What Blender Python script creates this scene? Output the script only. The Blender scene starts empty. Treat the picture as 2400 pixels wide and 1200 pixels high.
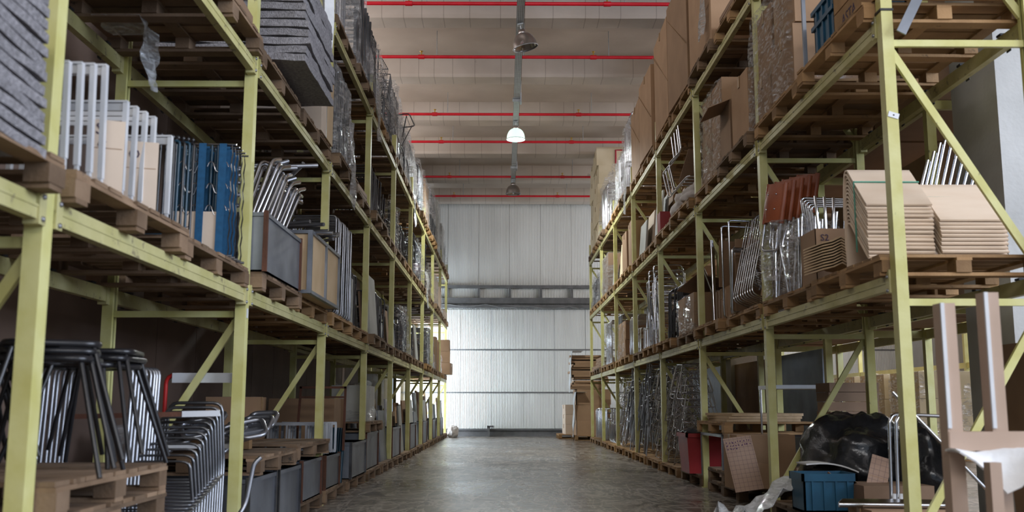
import bpy, math, random
from mathutils import Vector, Matrix, noise
PI = math.pi
RND = random.Random(11)
SC = bpy.context.scene
COL = SC.collection

# ------------------------------------------------------------------ camera
cam_d = bpy.data.cameras.new('camera')
cam_d.sensor_width = 36.0
cam_d.lens = 35.0
cam_d.clip_end = 200
cam_d.dof.use_dof = True
cam_d.dof.focus_distance = 14.0
cam_d.dof.aperture_fstop = 2.4
cam = bpy.data.objects.new('camera', cam_d)
COL.objects.link(cam)
cam.location = (0, 0, 1.0)
cam.rotation_euler = (PI / 2 + 0.1495, 0, -0.0088)
SC.camera = cam

# ------------------------------------------------------------------ world, daylight, exposure
SC.view_settings.view_transform = 'Standard'
SC.view_settings.look = 'None'
SC.view_settings.gamma = 1.0
SC.view_settings.use_curve_mapping = False
SC.view_settings.exposure = 0.0
SC.cycles.max_bounces = 5
SC.cycles.diffuse_bounces = 2
SC.cycles.glossy_bounces = 3
SC.cycles.transparent_max_bounces = 12
SC.cycles.sample_clamp_indirect = 6.0
SC.cycles.caustics_reflective = False
SC.cycles.caustics_refractive = False
W = bpy.data.worlds.new('world')
SC.world = W
W.use_nodes = True
_bg = W.node_tree.nodes['Background']
_bg.inputs[0].default_value = (0.62, 0.78, 1.0, 1)
_bg.inputs[1].default_value = 0.6


def area_light(name, loc, rot, sx, sy, watts, col):
    d = bpy.data.lights.new(name, 'AREA')
    d.shape = 'RECTANGLE'
    d.size, d.size_y = sx, sy
    d.energy = watts
    d.color = col
    o = bpy.data.objects.new(name, d)
    COL.objects.link(o)
    o.location = loc
    o.rotation_euler = rot
    return o


# daylight through front gate, right window and rear gate, plus added fill lights
area_light('daylight_front_gate', (4.6, -6.45, 2.9), (PI / 2, 0, 0), 9.4, 5.4, 50, (0.66, 0.82, 1.0))
area_light('daylight_right_window', (13.7, 0.5, 5.3), (0, PI / 2, 0), 4.4, 9.0, 2300, (0.72, 0.82, 1.0))
area_light('fill_front_high', (2.6, -6.45, 7.0), (PI / 2, 0, 0), 11.0, 1.5, 700, (0.95, 0.93, 0.92))  # added high fill, brightens the ceiling rib faces
area_light('daylight_rear_gate', (-3.72, 31.75, 2.05), (0, -PI / 2, 0), 4.0, 2.6, 640, (0.78, 0.89, 1.0))
area_light('fill_next_aisle', (13.7, 22.0, 2.4), (0, PI / 2, 0), 4.6, 7.0, 380, (0.95, 0.95, 1.0))  # added fill for the cream loads in the next aisle
area_light('fill_right_high', (13.7, 23.5, 7.2), (0, PI / 2, 0), 1.4, 17.5, 1100, (0.98, 0.95, 0.92))  # added high fill for the ceiling and upper back wall
area_light('fill_left_high', (-3.72, 16.5, 7.25), (0, -PI / 2, 0), 1.3, 21.0, 230, (1.0, 0.9, 0.82))  # added high fill for the ceiling and top right cartons


# ------------------------------------------------------------------ materials
def mat(name, c1, c2=None, rough=0.6, metal=0.0, scale=6.0, bump=0.0, bscale=None, stretch=None, var=0.0,
        c3=None, c3at=0.62, detail=5.0, spec=0.5, distort=0.0, rough2=None):
    """noise-mixed principled material in object space; var = per-object brightness variation; c3 = stains"""
    m = bpy.data.materials.new(name)
    m.use_nodes = True
    nt = m.node_tree
    N, L = nt.nodes, nt.links
    b = N['Principled BSDF']
    b.inputs['Roughness'].default_value = rough
    b.inputs['Metallic'].default_value = metal
    b.inputs['Specular IOR Level'].default_value = spec
    tc = N.new('ShaderNodeTexCoord')
    mp = N.new('ShaderNodeMapping')
    L.new(tc.outputs['Object'], mp.inputs[0])
    if stretch:
        mp.inputs['Scale'].default_value = stretch
    oi = N.new('ShaderNodeObjectInfo')
    ad = N.new('ShaderNodeVectorMath')
    sc_ = N.new('ShaderNodeVectorMath')
    sc_.operation = 'SCALE'
    cx = N.new('ShaderNodeCombineXYZ')
    for i in range(3):
        L.new(oi.outputs['Random'], cx.inputs[i])
    L.new(cx.outputs[0], sc_.inputs[0])
    sc_.inputs['Scale'].default_value = 37.0
    L.new(mp.outputs[0], ad.inputs[0])
    L.new(sc_.outputs[0], ad.inputs[1])
    nz = N.new('ShaderNodeTexNoise')
    nz.inputs['Scale'].default_value = scale
    nz.inputs['Detail'].default_value = detail
    nz.inputs['Distortion'].default_value = distort
    L.new(ad.outputs[0], nz.inputs['Vector'])
    rp = N.new('ShaderNodeValToRGB')
    rp.color_ramp.elements[0].position = 0.36
    rp.color_ramp.elements[1].position = 0.66
    c2 = c2 or c1
    rp.color_ramp.elements[0].color = (*c1, 1)
    rp.color_ramp.elements[1].color = (*c2, 1)
    L.new(nz.outputs['Fac'], rp.inputs[0])
    col = rp.outputs[0]
    if c3:
        n2 = N.new('ShaderNodeTexNoise')
        n2.inputs['Scale'].default_value = scale * 2.7
        n2.inputs['Detail'].default_value = 8
        n2.inputs['Roughness'].default_value = 0.7
        L.new(ad.outputs[0], n2.inputs['Vector'])
        r2 = N.new('ShaderNodeValToRGB')
        r2.color_ramp.elements[0].position = c3at
        r2.color_ramp.elements[1].position = c3at + 0.07
        L.new(n2.outputs['Fac'], r2.inputs[0])
        mx = N.new('ShaderNodeMix')
        mx.data_type = 'RGBA'
        L.new(r2.outputs[0], mx.inputs[0])
        L.new(col, mx.inputs[6])
        mx.inputs[7].default_value = (*c3, 1)
        col = mx.outputs[2]
    if var:
        hs = N.new('ShaderNodeHueSaturation')
        mr = N.new('ShaderNodeMapRange')
        mr.inputs['To Min'].default_value = 1 - var
        mr.inputs['To Max'].default_value = 1 + var
        L.new(oi.outputs['Random'], mr.inputs[0])
        L.new(mr.outputs[0], hs.inputs['Value'])
        L.new(col, hs.inputs['Color'])
        col = hs.outputs[0]
    L.new(col, b.inputs['Base Color'])
    if rough2 is not None:
        mr = N.new('ShaderNodeMapRange')
        mr.inputs['From Min'].default_value = 0.35
        mr.inputs['From Max'].default_value = 0.65
        mr.inputs['To Min'].default_value = rough
        mr.inputs['To Max'].default_value = rough2
        L.new(nz.outputs['Fac'], mr.inputs[0])
        L.new(mr.outputs[0], b.inputs['Roughness'])
    if bump:
        n3 = N.new('ShaderNodeTexNoise')
        n3.inputs['Scale'].default_value = bscale or scale * 4
        n3.inputs['Detail'].default_value = 4
        L.new(ad.outputs[0], n3.inputs['Vector'])
        bp = N.new('ShaderNodeBump')
        bp.inputs['Strength'].default_value = bump
        bp.inputs['Distance'].default_value = 0.01
        L.new(n3.outputs['Fac'], bp.inputs['Height'])
        L.new(bp.outputs[0], b.inputs['Normal'])
    return m


M = {}
M['paint'] = mat('yellow_green_paint', (0.61, 0.57, 0.2), (0.71, 0.68, 0.31), 0.4, 0, 5, 0.15, c3=(0.22, 0.2, 0.09), c3at=0.66, var=0.08)
M['paint_scuffed'] = mat('scuffed_yellow_paint', (0.5, 0.46, 0.19), (0.63, 0.58, 0.3), 0.5, 0, 4, 0.15, c3=(0.26, 0.22, 0.13), c3at=0.58, var=0.1)
M['bolt'] = mat('zinc_bolt', (0.3, 0.3, 0.32), None, 0.4, 0.8)
M['clip'] = mat('black_clip', (0.02, 0.02, 0.022), None, 0.6)
M['wood'] = mat('pallet_wood', (0.28, 0.155, 0.065), (0.42, 0.25, 0.115), 0.8, 0, 3, 0.25, 60, (1, 1, 1), 0.3, c3=(0.14, 0.09, 0.05), c3at=0.63)
M['wood_grey'] = mat('weathered_wood', (0.17, 0.105, 0.06), (0.28, 0.185, 0.115), 0.85, 0, 3, 0.25, 60, (1, 1, 1), 0.3, c3=(0.08, 0.06, 0.045), c3at=0.62)
M['concrete'] = mat('cast_concrete', (0.5, 0.42, 0.35), (0.63, 0.54, 0.46), 0.9, 0, 0.7, 0.2, 20, c3=(0.3, 0.25, 0.2), c3at=0.66)
M['pillar'] = mat('pillar_concrete', (0.44, 0.44, 0.43), (0.58, 0.58, 0.57), 0.9, 0, 1.2, 0.3, 25, c3=(0.3, 0.3, 0.3), c3at=0.7)
M['red_pipe'] = mat('red_pipe_paint', (0.62, 0.008, 0.02), (0.72, 0.012, 0.03), 0.35)
M['brass'] = mat('brass', (0.6, 0.4, 0.1), None, 0.35, 0.9)
M['galv'] = mat('galvanised_steel', (0.36, 0.38, 0.4), (0.5, 0.52, 0.54), 0.4, 0.7, 14)
M['dark_rail'] = mat('dark_grey_rail', (0.12, 0.125, 0.13), (0.18, 0.18, 0.19), 0.55, 0.2, 4)
M['white_paint'] = mat('white_enamel', (0.72, 0.74, 0.78), (0.8, 0.82, 0.85), 0.35, 0, 6)
M['plywall'] = mat('brown_wall_board', (0.13, 0.085, 0.065), (0.18, 0.12, 0.09), 0.7, 0, 1.2, 0.1, 30)


# ------------------------------------------------------------------ mesh helpers
class MB:
    def __init__(self):
        self.v, self.f, self.s = [], [], []

    def raw(self, v, f, smooth=False):
        n = len(self.v)
        self.v += [tuple(p) for p in v]
        self.f += [tuple(i + n for i in q) for q in f]
        self.s += [smooth] * len(f)
        return self

    def box(self, x0, x1, y0, y1, z0, z1, m=None):
        v = [Vector(p) for p in ((x0, y0, z0), (x1, y0, z0), (x1, y1, z0), (x0, y1, z0), (x0, y0, z1), (x1, y0, z1), (x1, y1, z1), (x0, y1, z1))]
        if m is not None:
            v = [m @ p for p in v]
        return self.raw(v, [(3, 2, 1, 0), (4, 5, 6, 7), (0, 1, 5, 4), (1, 2, 6, 5), (2, 3, 7, 6), (3, 0, 4, 7)])

    def cbox(self, c, s, m=None):
        return self.box(c[0] - s[0] / 2, c[0] + s[0] / 2, c[1] - s[1] / 2, c[1] + s[1] / 2, c[2] - s[2] / 2, c[2] + s[2] / 2, m)

    def bar(self, a, b, w, t, upv=(0, 0, 1)):
        """square bar from a to b, w wide, t thick"""
        a, b = Vector(a), Vector(b)
        d = (b - a).normalized()
        u = Vector(upv)
        x = d.cross(u)
        if x.length < 1e-4:
            x = d.cross(Vector((0, 1, 0)))
        x.normalize()
        y = x.cross(d).normalized()
        v = []
        for p in (a, b):
            for sx, sy in ((-1, -1), (1, -1), (1, 1), (-1, 1)):
                v.append(p + x * (w / 2 * sx) + y * (t / 2 * sy))
        return self.raw(v, [(3, 2, 1, 0), (4, 5, 6, 7), (0, 1, 5, 4), (1, 2, 6, 5), (2, 3, 7, 6), (3, 0, 4, 7)])

    def tube(self, pts, r, n=7, closed=False):
        pts = [Vector(p) for p in pts]
        P = [pts[0]]
        for p in pts[1:]:
            if (p - P[-1]).length > 1e-5:
                P.append(p)
        if closed and (P[0] - P[-1]).length < 1e-5:
            P.pop()
        k = len(P)
        T = []
        for i in range(k):
            if closed:
                t = P[(i + 1) % k] - P[i - 1]
            else:
                t = P[min(i + 1, k - 1)] - P[max(i - 1, 0)]
            T.append(t.normalized())
        u = T[0].orthogonal().normalized()
        v = []
        for i in range(k):
            u = (u - T[i] * u.dot(T[i]))
            u = u.normalized() if u.length > 1e-6 else T[i].orthogonal().normalized()
            w = T[i].cross(u)
            for a in range(n):
                an = 2 * PI * a / n
                v.append(P[i] + u * (r * math.cos(an)) + w * (r * math.sin(an)))
        f = []
        for i in range(k if closed else k - 1):
            j = (i + 1) % k
            off = 0
            if closed and j == 0:
                best = min(range(n), key=lambda o: (v[i * n] - v[o]).length)
                off = best
            for a in range(n):
                b2 = (a + 1) % n
                f.append((i * n + a, i * n + b2, j * n + (b2 + off) % n, j * n + (a + off) % n))
        self.raw(v, f, True)
        if not closed:
            self.raw(v[:n], [tuple(range(n - 1, -1, -1))])
            self.raw(v[-n:], [tuple(range(n))])
        return self

    def lathe(self, prof, n=20, c=(0, 0, 0), axis='z', smooth=True):
        v = []
        for r, z in prof:
            for a in range(n):
                an = 2 * PI * a / n
                p = (r * math.cos(an), r * math.sin(an), z)
                if axis == 'y':
                    p = (p[0], p[2], p[1])
                elif axis == 'x':
                    p = (p[2], p[0], p[1])
                v.append((p[0] + c[0], p[1] + c[1], p[2] + c[2]))
        f = []
        for i in range(len(prof) - 1):
            for a in range(n):
                b = (a + 1) % n
                f.append((i * n + a, i * n + b, (i + 1) * n + b, (i + 1) * n + a))
        return self.raw(v, f, smooth)

    def sheet(self, pts, th):
        """closed thin solid from a grid pts[i][j] of points, thickness th along normals"""
        ni, nj = len(pts), len(pts[0])
        P = [[Vector(p) for p in row] for row in pts]
        top, bot = [], []
        for i in range(ni):
            for j in range(nj):
                a = P[min(i + 1, ni - 1)][j] - P[max(i - 1, 0)][j]
                b = P[i][min(j + 1, nj - 1)] - P[i][max(j - 1, 0)]
                nrm = a.cross(b)
                nrm = nrm.normalized() if nrm.length > 1e-9 else Vector((0, 0, 1))
                top.append(P[i][j] + nrm * th / 2)
                bot.append(P[i][j] - nrm * th / 2)
        n = ni * nj
        f = []
        g = lambda i, j: i * nj + j
        for i in range(ni - 1):
            for j in range(nj - 1):
                f.append((g(i, j), g(i + 1, j), g(i + 1, j + 1), g(i, j + 1)))
                f.append((n + g(i, j), n + g(i, j + 1), n + g(i + 1, j + 1), n + g(i + 1, j)))
        ring = [g(i, 0) for i in range(ni)] + [g(ni - 1, j) for j in range(1, nj)] + [g(i, nj - 1) for i in range(ni - 2, -1, -1)] + [g(0, j) for j in range(nj - 2, 0, -1)]
        e = []
        for a in range(len(ring)):
            b = (a + 1) % len(ring)
            e.append((ring[a], ring[a] + n, ring[b] + n, ring[b]))
        return self.raw(top + bot, f, True).raw(top + bot, e)

    def mesh(self, name):
        me = bpy.data.meshes.new(name)
        me.from_pydata(self.v, [], self.f)
        me.polygons.foreach_set('use_smooth', self.s)
        me.update()
        return me


def fil(pts, rad, seg=3, closed=False):
    """round the corners of a polyline"""
    P = [Vector(p) for p in pts]
    n = len(P)
    out = []
    for i in range(n):
        if not closed and i in (0, n - 1):
            out.append(P[i])
            continue
        a, b, c = P[i - 1], P[i], P[(i + 1) % n]
        d1, d2 = (a - b), (c - b)
        r = min(rad, d1.length * 0.48, d2.length * 0.48)
        p1, p2 = b + d1.normalized() * r, b + d2.normalized() * r
        for k in range(seg + 1):
            t = k / seg
            out.append(p1 * (1 - t) ** 2 + b * (2 * t * (1 - t)) + p2 * t ** 2)
    return out


def link(name, me, m, parent=None, loc=(0, 0, 0), rot=(0, 0, 0)):
    if isinstance(me, MB):
        me = me.mesh(name)
    if m is not None and not me.materials:
        me.materials.append(M[m] if isinstance(m, str) else m)
    o = bpy.data.objects.new(name, me)
    COL.objects.link(o)
    o.parent = parent
    o.location = loc
    o.rotation_euler = rot
    return o


def tag(o, label=None, cat=None, group=None, kind=None):
    if label:
        o['label'] = label
    if cat:
        o['category'] = cat
    if group:
        o['group'] = group
    if kind:
        o['kind'] = kind
    return o


def thing(name, label, cat, loc=(0, 0, 0), rz=0.0, group=None, rot=None):
    o = bpy.data.objects.new(name, None)
    COL.objects.link(o)
    o.empty_display_size = 0.1
    o.location = loc
    o.rotation_euler = rot or (0, 0, rz)
    return tag(o, label, cat, group)


CACHE = {}


def cached(key, fn):
    if key not in CACHE:
        CACHE[key] = fn()
    return CACHE[key]


def struct(name, mb, m):
    return tag(link(name, mb, m), kind='structure')


# ------------------------------------------------------------------ layout numbers
BAY = 3.182
RACK = {-1: dict(x=-1.844, y0=3.988, n0=-1, n1=9, side='left'), 1: dict(x=2.491, y0=6.289, n0=0, n1=7, side='right')}
BEAM_Z = [0.0, 1.735, 3.455, 5.02]          # under side of the beams of each level
BEAM_H = 0.10
DEPTH = 1.03
PAL_H = 0.14
PAL_X, PAL_Y = 1.1, 1.46
WALL_Y = 33.5


def rack_x(s, d):
    """x of a point d metres behind the aisle face of rack s"""
    return RACK[s]['x'] + s * d


def slot(s, k, j, lev):
    """centre of the pallet place j of bay k, and the height its pallet stands on"""
    x = RACK[s]['x'] + s * (PAL_X / 2 - 0.02)
    y = RACK[s]['y0'] + BAY * k + (0.80 if j == 0 else 2.38)
    z = 0.0 if lev == 0 else BEAM_Z[lev] + BEAM_H
    return x, y, z


ORD = ['first', 'second', 'third', 'fourth', 'fifth', 'sixth', 'seventh', 'eighth', 'ninth', 'tenth', 'eleventh', 'twelfth', 'thirteenth', 'fourteenth', 'fifteenth', 'sixteenth', 'seventeenth', 'eighteenth', 'nineteenth', 'twentieth']
LEVN = ['floor level', 'lower shelf', 'middle shelf', 'top shelf']


def where(s, k, j, lev):
    b = 'nearest bay' if (s < 0 and k < 0) else ORD[k + (1 if s < 0 else 0)] + ' bay'
    return '%s rack, %s, %s' % (RACK[s]['side'], LEVN[lev], b)


# ------------------------------------------------------------------ the hall
def floor_material():
    m = mat('worn_concrete_floor', (0.095, 0.072, 0.055), (0.15, 0.115, 0.09), 0.24, 0, 0.5, 0.12, 9, c3=(0.32, 0.28, 0.24), c3at=0.62, detail=9, rough2=0.36)
    nt = m.node_tree
    N, L = nt.nodes, nt.links
    b = N['Principled BSDF']
    src = b.inputs['Base Color'].links[0].from_socket
    tc = N.new('ShaderNodeTexCoord')
    col = src
    # tyre marks: thin distorted streaks, pale dust and dark rubber
    for i, (sx, sy, sc_, di, lo, cc, off) in enumerate(((1.6, 0.28, 1.6, 2.6, 0.585, (0.46, 0.4, 0.35, 1), 3.0), (1.3, 0.35, 1.3, 3.4, 0.59, (0.03, 0.025, 0.022, 1), 11.0), (0.7, 0.7, 1.0, 5.0, 0.6, (0.42, 0.37, 0.32, 1), 23.0))):
        mp = N.new('ShaderNodeMapping')
        mp.inputs['Location'].default_value = (off, off * 2, 0)
        mp.inputs['Scale'].default_value = (sx, sy, 1)
        L.new(tc.outputs['Object'], mp.inputs[0])
        nz = N.new('ShaderNodeTexNoise')
        nz.inputs['Scale'].default_value = sc_
        nz.inputs['Detail'].default_value = 3
        nz.inputs['Distortion'].default_value = di
        L.new(mp.outputs[0], nz.inputs['Vector'])
        # thin band around one noise level = a wandering line
        m1 = N.new('ShaderNodeMath')
        m1.operation = 'SUBTRACT'
        m1.inputs[1].default_value = 0.5
        L.new(nz.outputs['Fac'], m1.inputs[0])
        m2 = N.new('ShaderNodeMath')
        m2.operation = 'ABSOLUTE'
        L.new(m1.outputs[0], m2.inputs[0])
        mr = N.new('ShaderNodeMapRange')
        mr.inputs['From Min'].default_value = 0.0
        mr.inputs['From Max'].default_value = 0.05
        mr.inputs['To Min'].default_value = 0.85
        mr.inputs['To Max'].default_value = 0.0
        L.new(m2.outputs[0], mr.inputs[0])
        mx = N.new('ShaderNodeMix')
        mx.data_type = 'RGBA'
        L.new(mr.outputs[0], mx.inputs[0])
        L.new(col, mx.inputs[6])
        mx.inputs[7].default_value = cc
        col = mx.outputs[2]
    L.new(col, b.inputs['Base Color'])
    return m


M['floor'] = floor_material()
struct('floor', MB().box(-3.6, 13.5, -6.3, 33.7, -0.2, 0), 'floor')


def panel_material(name, c, scale):
    """white ribbed sheet steel: fine vertical ribs as bump, faint streaks"""
    m = mat(name, c, tuple(x * 0.9 for x in c), 0.35, 0.0, 1.2, 0, stretch=(3, 1, 0.35), c3=tuple(x * 0.72 for x in c), c3at=0.7)
    nt = m.node_tree
    N, L = nt.nodes, nt.links
    tc = N.new('ShaderNodeTexCoord')
    wv = N.new('ShaderNodeTexWave')
    wv.bands_direction = 'X'
    wv.inputs['Scale'].default_value = scale
    L.new(tc.outputs['Object'], wv.inputs['Vector'])
    bp = N.new('ShaderNodeBump')
    bp.inputs['Strength'].default_value = 0.7
    bp.inputs['Distance'].default_value = 0.015
    L.new(wv.outputs['Fac'], bp.inputs['Height'])
    L.new(bp.outputs[0], N['Principled BSDF'].inputs['Normal'])
    return m


M['white_panel'] = panel_material('white_ribbed_panel', (0.74, 0.76, 0.75), 6.0)
M['plaster'] = mat('grey_plaster', (0.34, 0.31, 0.28), (0.42, 0.39, 0.36), 0.9, 0, 1.0, 0.1)
wall = struct('wall_back', MB().box(-3.6, 13.5, WALL_Y + 0.05, WALL_Y + 0.3, 0, 8.3), 'plaster')
PW = 1.05
for i in range(16):
    x0 = -3.58 + i * PW - 0.0 + (-0.83 + 3.58) % PW - PW
    x1 = x0 + PW - 0.012
    x0, x1 = max(x0, -3.58), min(x1, 13.45)
    if x1 - x0 < 0.1:
        continue
    for z0, z1, dy in ((4.24, 8.24, 0.0), (2.88, 4.22, -0.02), (1.46, 2.84, -0.02), (0.26, 1.42, -0.02)):
        off = 0.0 if z0 > 4 else 0.45
        a, b_ = x0 + off, x1 + off
        a, b_ = max(a, -3.58), min(b_, 13.45)
        link('wall_panel', MB().box(a, b_, WALL_Y + dy, WALL_Y + 0.06, z0, z1), 'white_panel', wall)
for z in (2.86, 1.44):
    link('joint_strip', MB().box(-3.58, 13.45, WALL_Y - 0.035, WALL_Y, z - 0.02, z + 0.025), 'dark_rail', wall)
link('base_beam', MB().box(-3.58, 13.45, WALL_Y - 0.12, WALL_Y, 0, 0.04).box(-3.58, 13.45, WALL_Y - 0.12, WALL_Y, 0.2, 0.25).box(-3.58, 13.45, WALL_Y - 0.05, WALL_Y, 0.0, 0.25), 'dark_rail', wall)
tr = struct('trim_1', MB().box(-3.55, 13.4, WALL_Y - 0.14, WALL_Y - 0.02, 4.93, 5.03), 'dark_rail')
link('track_rail', MB().box(-3.55, 13.4, WALL_Y - 0.16, WALL_Y - 0.02, 4.40, 4.60).box(-3.55, 13.4, WALL_Y - 0.2, WALL_Y - 0.02, 4.26, 4.36), 'dark_rail', tr)
for i in range(-2, 12):
    x = -0.83 + i * PW
    link('track_post', MB().box(x - 0.035, x + 0.035, WALL_Y - 0.13, WALL_Y - 0.03, 4.58, 4.95), 'dark_rail', tr)
link('hanging_cable', MB().tube([(-3.4 + 0.4 * i, WALL_Y - 0.2, 4.45 - 0.10 * abs(math.sin(i * 0.9)) - 0.01 * i) for i in range(16)], 0.012, 5), 'galv', tr)
link('guide_bracket', MB().box(-0.52, -0.44, WALL_Y - 0.3, WALL_Y - 0.1, 0, 0.34).box(-0.52, -0.3, WALL_Y - 0.3, WALL_Y - 0.2, 0.3, 0.36), 'dark_rail', tr)

# left wall with the rear gate opening, right wall, front wall with its gate
M['plaster'] = mat('grey_plaster', (0.34, 0.31, 0.28), (0.42, 0.39, 0.36), 0.9, 0, 1.0, 0.1)
wl = struct('wall_left', MB().box(-3.6, -3.4, -6.3, 30.3, 0, 6.5).box(-3.6, -3.4, 30.3, 33.2, 4.2, 6.5).box(-3.6, -3.4, 33.2, 33.6, 0, 8.3).box(-3.6, -3.4, -6.3, 6, 6.5, 8.3).box(-3.6, -3.4, 27, 33.2, 6.5, 8.3).box(-3.6, -3.4, 6, 27, 7.95, 8.3), 'plaster')
for i in range(26):
    y = -4 + i * 1.25
    if y < 29:
        link('wall_board', MB().box(-3.4, -3.375, y, y + 1.235, 0, 6.4), 'plywall', wl)
wr = struct('wall_right', MB().box(13.4, 13.6, -6.3, -4.1, 0, 8.3).box(13.4, 13.6, -4.1, 5.1, 7.6, 8.3).box(13.4, 13.6, -4.1, 5.1, 0, 3.0).box(13.4, 13.6, 5.1, 10.5, 0, 8.3).box(13.4, 13.6, 10.5, 18.5, 0, 6.4).box(13.4, 13.6, 25.5, 33.7, 0, 6.4).box(13.4, 13.6, 18.5, 25.5, 4.8, 6.4).box(13.4, 13.6, 32.5, 33.7, 6.4, 8.3).box(13.4, 13.6, 10.5, 14.5, 6.4, 8.3).box(13.4, 13.6, 14.5, 32.5, 7.95, 8.3), 'plaster')
wf = struct('wall_front', MB().box(-3.6, -0.2, -6.3, -6.1, 0, 6.1).box(9.4, 13.6, -6.3, -6.1, 0, 6.1).box(-0.2, 9.4, -6.3, -6.1, 5.7, 6.1).box(-3.6, -3.0, -6.3, -6.1, 6.1, 8.3).box(8.2, 13.6, -6.3, -6.1, 6.1, 8.3).box(-3.0, 8.2, -6.3, -6.1, 7.9, 8.3), 'plaster')

# ceiling: slab with cast ribs
RIB_Y = [16.8 + 3.2 * i for i in range(-7, 6)]
ce = struct('ceiling', MB().box(-3.6, 13.6, -6.3, 33.7, 8.25, 8.4), 'concrete')


def formwork_material():
    m = mat('board_marked_concrete', (0.56, 0.48, 0.41), (0.7, 0.61, 0.53), 0.9, 0, 0.8, 0.2, 20, c3=(0.36, 0.3, 0.25), c3at=0.66)
    nt = m.node_tree
    N, L = nt.nodes, nt.links
    tc = N.new('ShaderNodeTexCoord')
    sx = N.new('ShaderNodeSeparateXYZ')
    L.new(tc.outputs['Object'], sx.inputs[0])
    nz = N.new('ShaderNodeTexVoronoi')
    nz.voronoi_dimensions = '1D'
    nz.feature = 'DISTANCE_TO_EDGE'
    nz.inputs['Scale'].default_value = 2.3
    nz.inputs['Randomness'].default_value = 1.0
    L.new(sx.outputs['X'], nz.inputs['W'])
    rp = N.new('ShaderNodeValToRGB')
    rp.color_ramp.elements[0].position = 0.0
    rp.color_ramp.elements[0].color = (0.55, 0.52, 0.5, 1)
    rp.color_ramp.elements[1].position = 0.03
    rp.color_ramp.elements[1].color = (1, 1, 1, 1)
    L.new(nz.outputs['Distance'], rp.inputs[0])
    mx = N.new('ShaderNodeMix')
    mx.data_type = 'RGBA'
    mx.blend_type = 'MULTIPLY'
    mx.inputs[0].default_value = 0.8
    b = N['Principled BSDF']
    L.new(b.inputs['Base Color'].links[0].from_socket, mx.inputs[6])
    L.new(rp.outputs[0], mx.inputs[7])
    L.new(mx.outputs[2], b.inputs['Base Color'])
    return m


M['formwork'] = formwork_material()
for y in RIB_Y:
    mb = MB()
    n = 34
    row = []
    for i in range(n + 1):
        x = -3.4 + 16.8 * i / n
        j = 0.012 * noise.noise((x * 1.3, y, 0))
        row.append([(x, y, 8.25), (x, y + j, 7.86), (x, y + 0.03 + j, 7.80 + j), (x, y + 0.5 + j, 7.80 - j), (x, y + 0.53, 7.85), (x, y + 0.53, 8.25)])
    v = [p for r in row for p in r]
    f = []
    for i in range(n):
        for q in range(5):
            a = i * 6 + q
            f.append((a, a + 6, a + 7, a + 1))
    mb.raw(v, f)
    link('rib_beam', mb, 'formwork', ce)

# red sprinkler pipes, each with its heads
for i, y in enumerate((16.0, 18.6, 22.45, 24.9, 28.85, 31.6)):
    lab = ['red sprinkler pipe nearest the camera, at the top edge of the picture', 'red sprinkler pipe passing behind the nearest hanging lamp',
           'third red sprinkler pipe from the camera, before the lit lamp', 'red sprinkler pipe passing behind the glowing lamp',
           'second last red sprinkler pipe before the white back wall', 'red sprinkler pipe nearest the white back wall, behind the far lamp'][i]
    t = thing('sprinkler_pipe', lab, 'pipe', (0, y, 7.72), group='red ceiling sprinkler pipes')
    link('pipe', MB().tube([(-3.38, 0, 0), (13.3, 0, 0)], 0.034, 8), 'red_pipe', t)
    for x in (-1.6 + 0.0 * i, 1.75, 5.2, 9.0):
        link('pipe_joint', MB().tube([(x - 0.06, 0, 0), (x + 0.06, 0, 0)], 0.046, 8), 'red_pipe', t)
        hd = link('sprinkler_head', MB().tube([(x, 0, 0.02), (x, 0, 0.10)], 0.014, 6).lathe([(0.0, 0.12), (0.035, 0.115), (0.035, 0.105), (0.0, 0.1)], 8, (x, 0, 0)), 'brass', t)
        link('hanger_rod', MB().tube([(x + 0.3, 0, 0.02), (x + 0.3, 0, 0.53 if not any(r < y < r + .53 for r in RIB_Y) else 0.1)], 0.008, 5), 'galv', t)

# perforated cable tray carrying three high-bay lamps
TX = 0.28
t = thing('cable_tray', 'perforated galvanised cable tray running along the ceiling above the lamps', 'cable tray', (TX, 0, 7.42))


def tray_material():
    m = mat('perforated_tray', (0.6, 0.63, 0.64), (0.7, 0.73, 0.74), 0.45, 0.15, 10)
    nt = m.node_tree
    N, L = nt.nodes, nt.links
    tc = N.new('ShaderNodeTexCoord')
    vo = N.new('ShaderNodeTexVoronoi')
    vo.inputs['Scale'].default_value = 32
    vo.inputs['Randomness'].default_value = 0.0
    L.new(tc.outputs['Object'], vo.inputs['Vector'])
    rp = N.new('ShaderNodeValToRGB')
    rp.color_ramp.elements[0].position = 0.28
    rp.color_ramp.elements[1].position = 0.34
    rp.color_ramp.elements[0].color = (0.12, 0.12, 0.12, 1)
    L.new(vo.outputs['Distance'], rp.inputs[0])
    mx = N.new('ShaderNodeMix')
    mx.data_type = 'RGBA'
    mx.blend_type = 'MULTIPLY'
    mx.inputs[0].default_value = 1
    b = N['Principled BSDF']
    L.new(b.inputs['Base Color'].links[0].from_socket, mx.inputs[6])
    L.new(rp.outputs[0], mx.inputs[7])
    L.new(mx.outputs[2], b.inputs['Base Color'])
    return m


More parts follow.
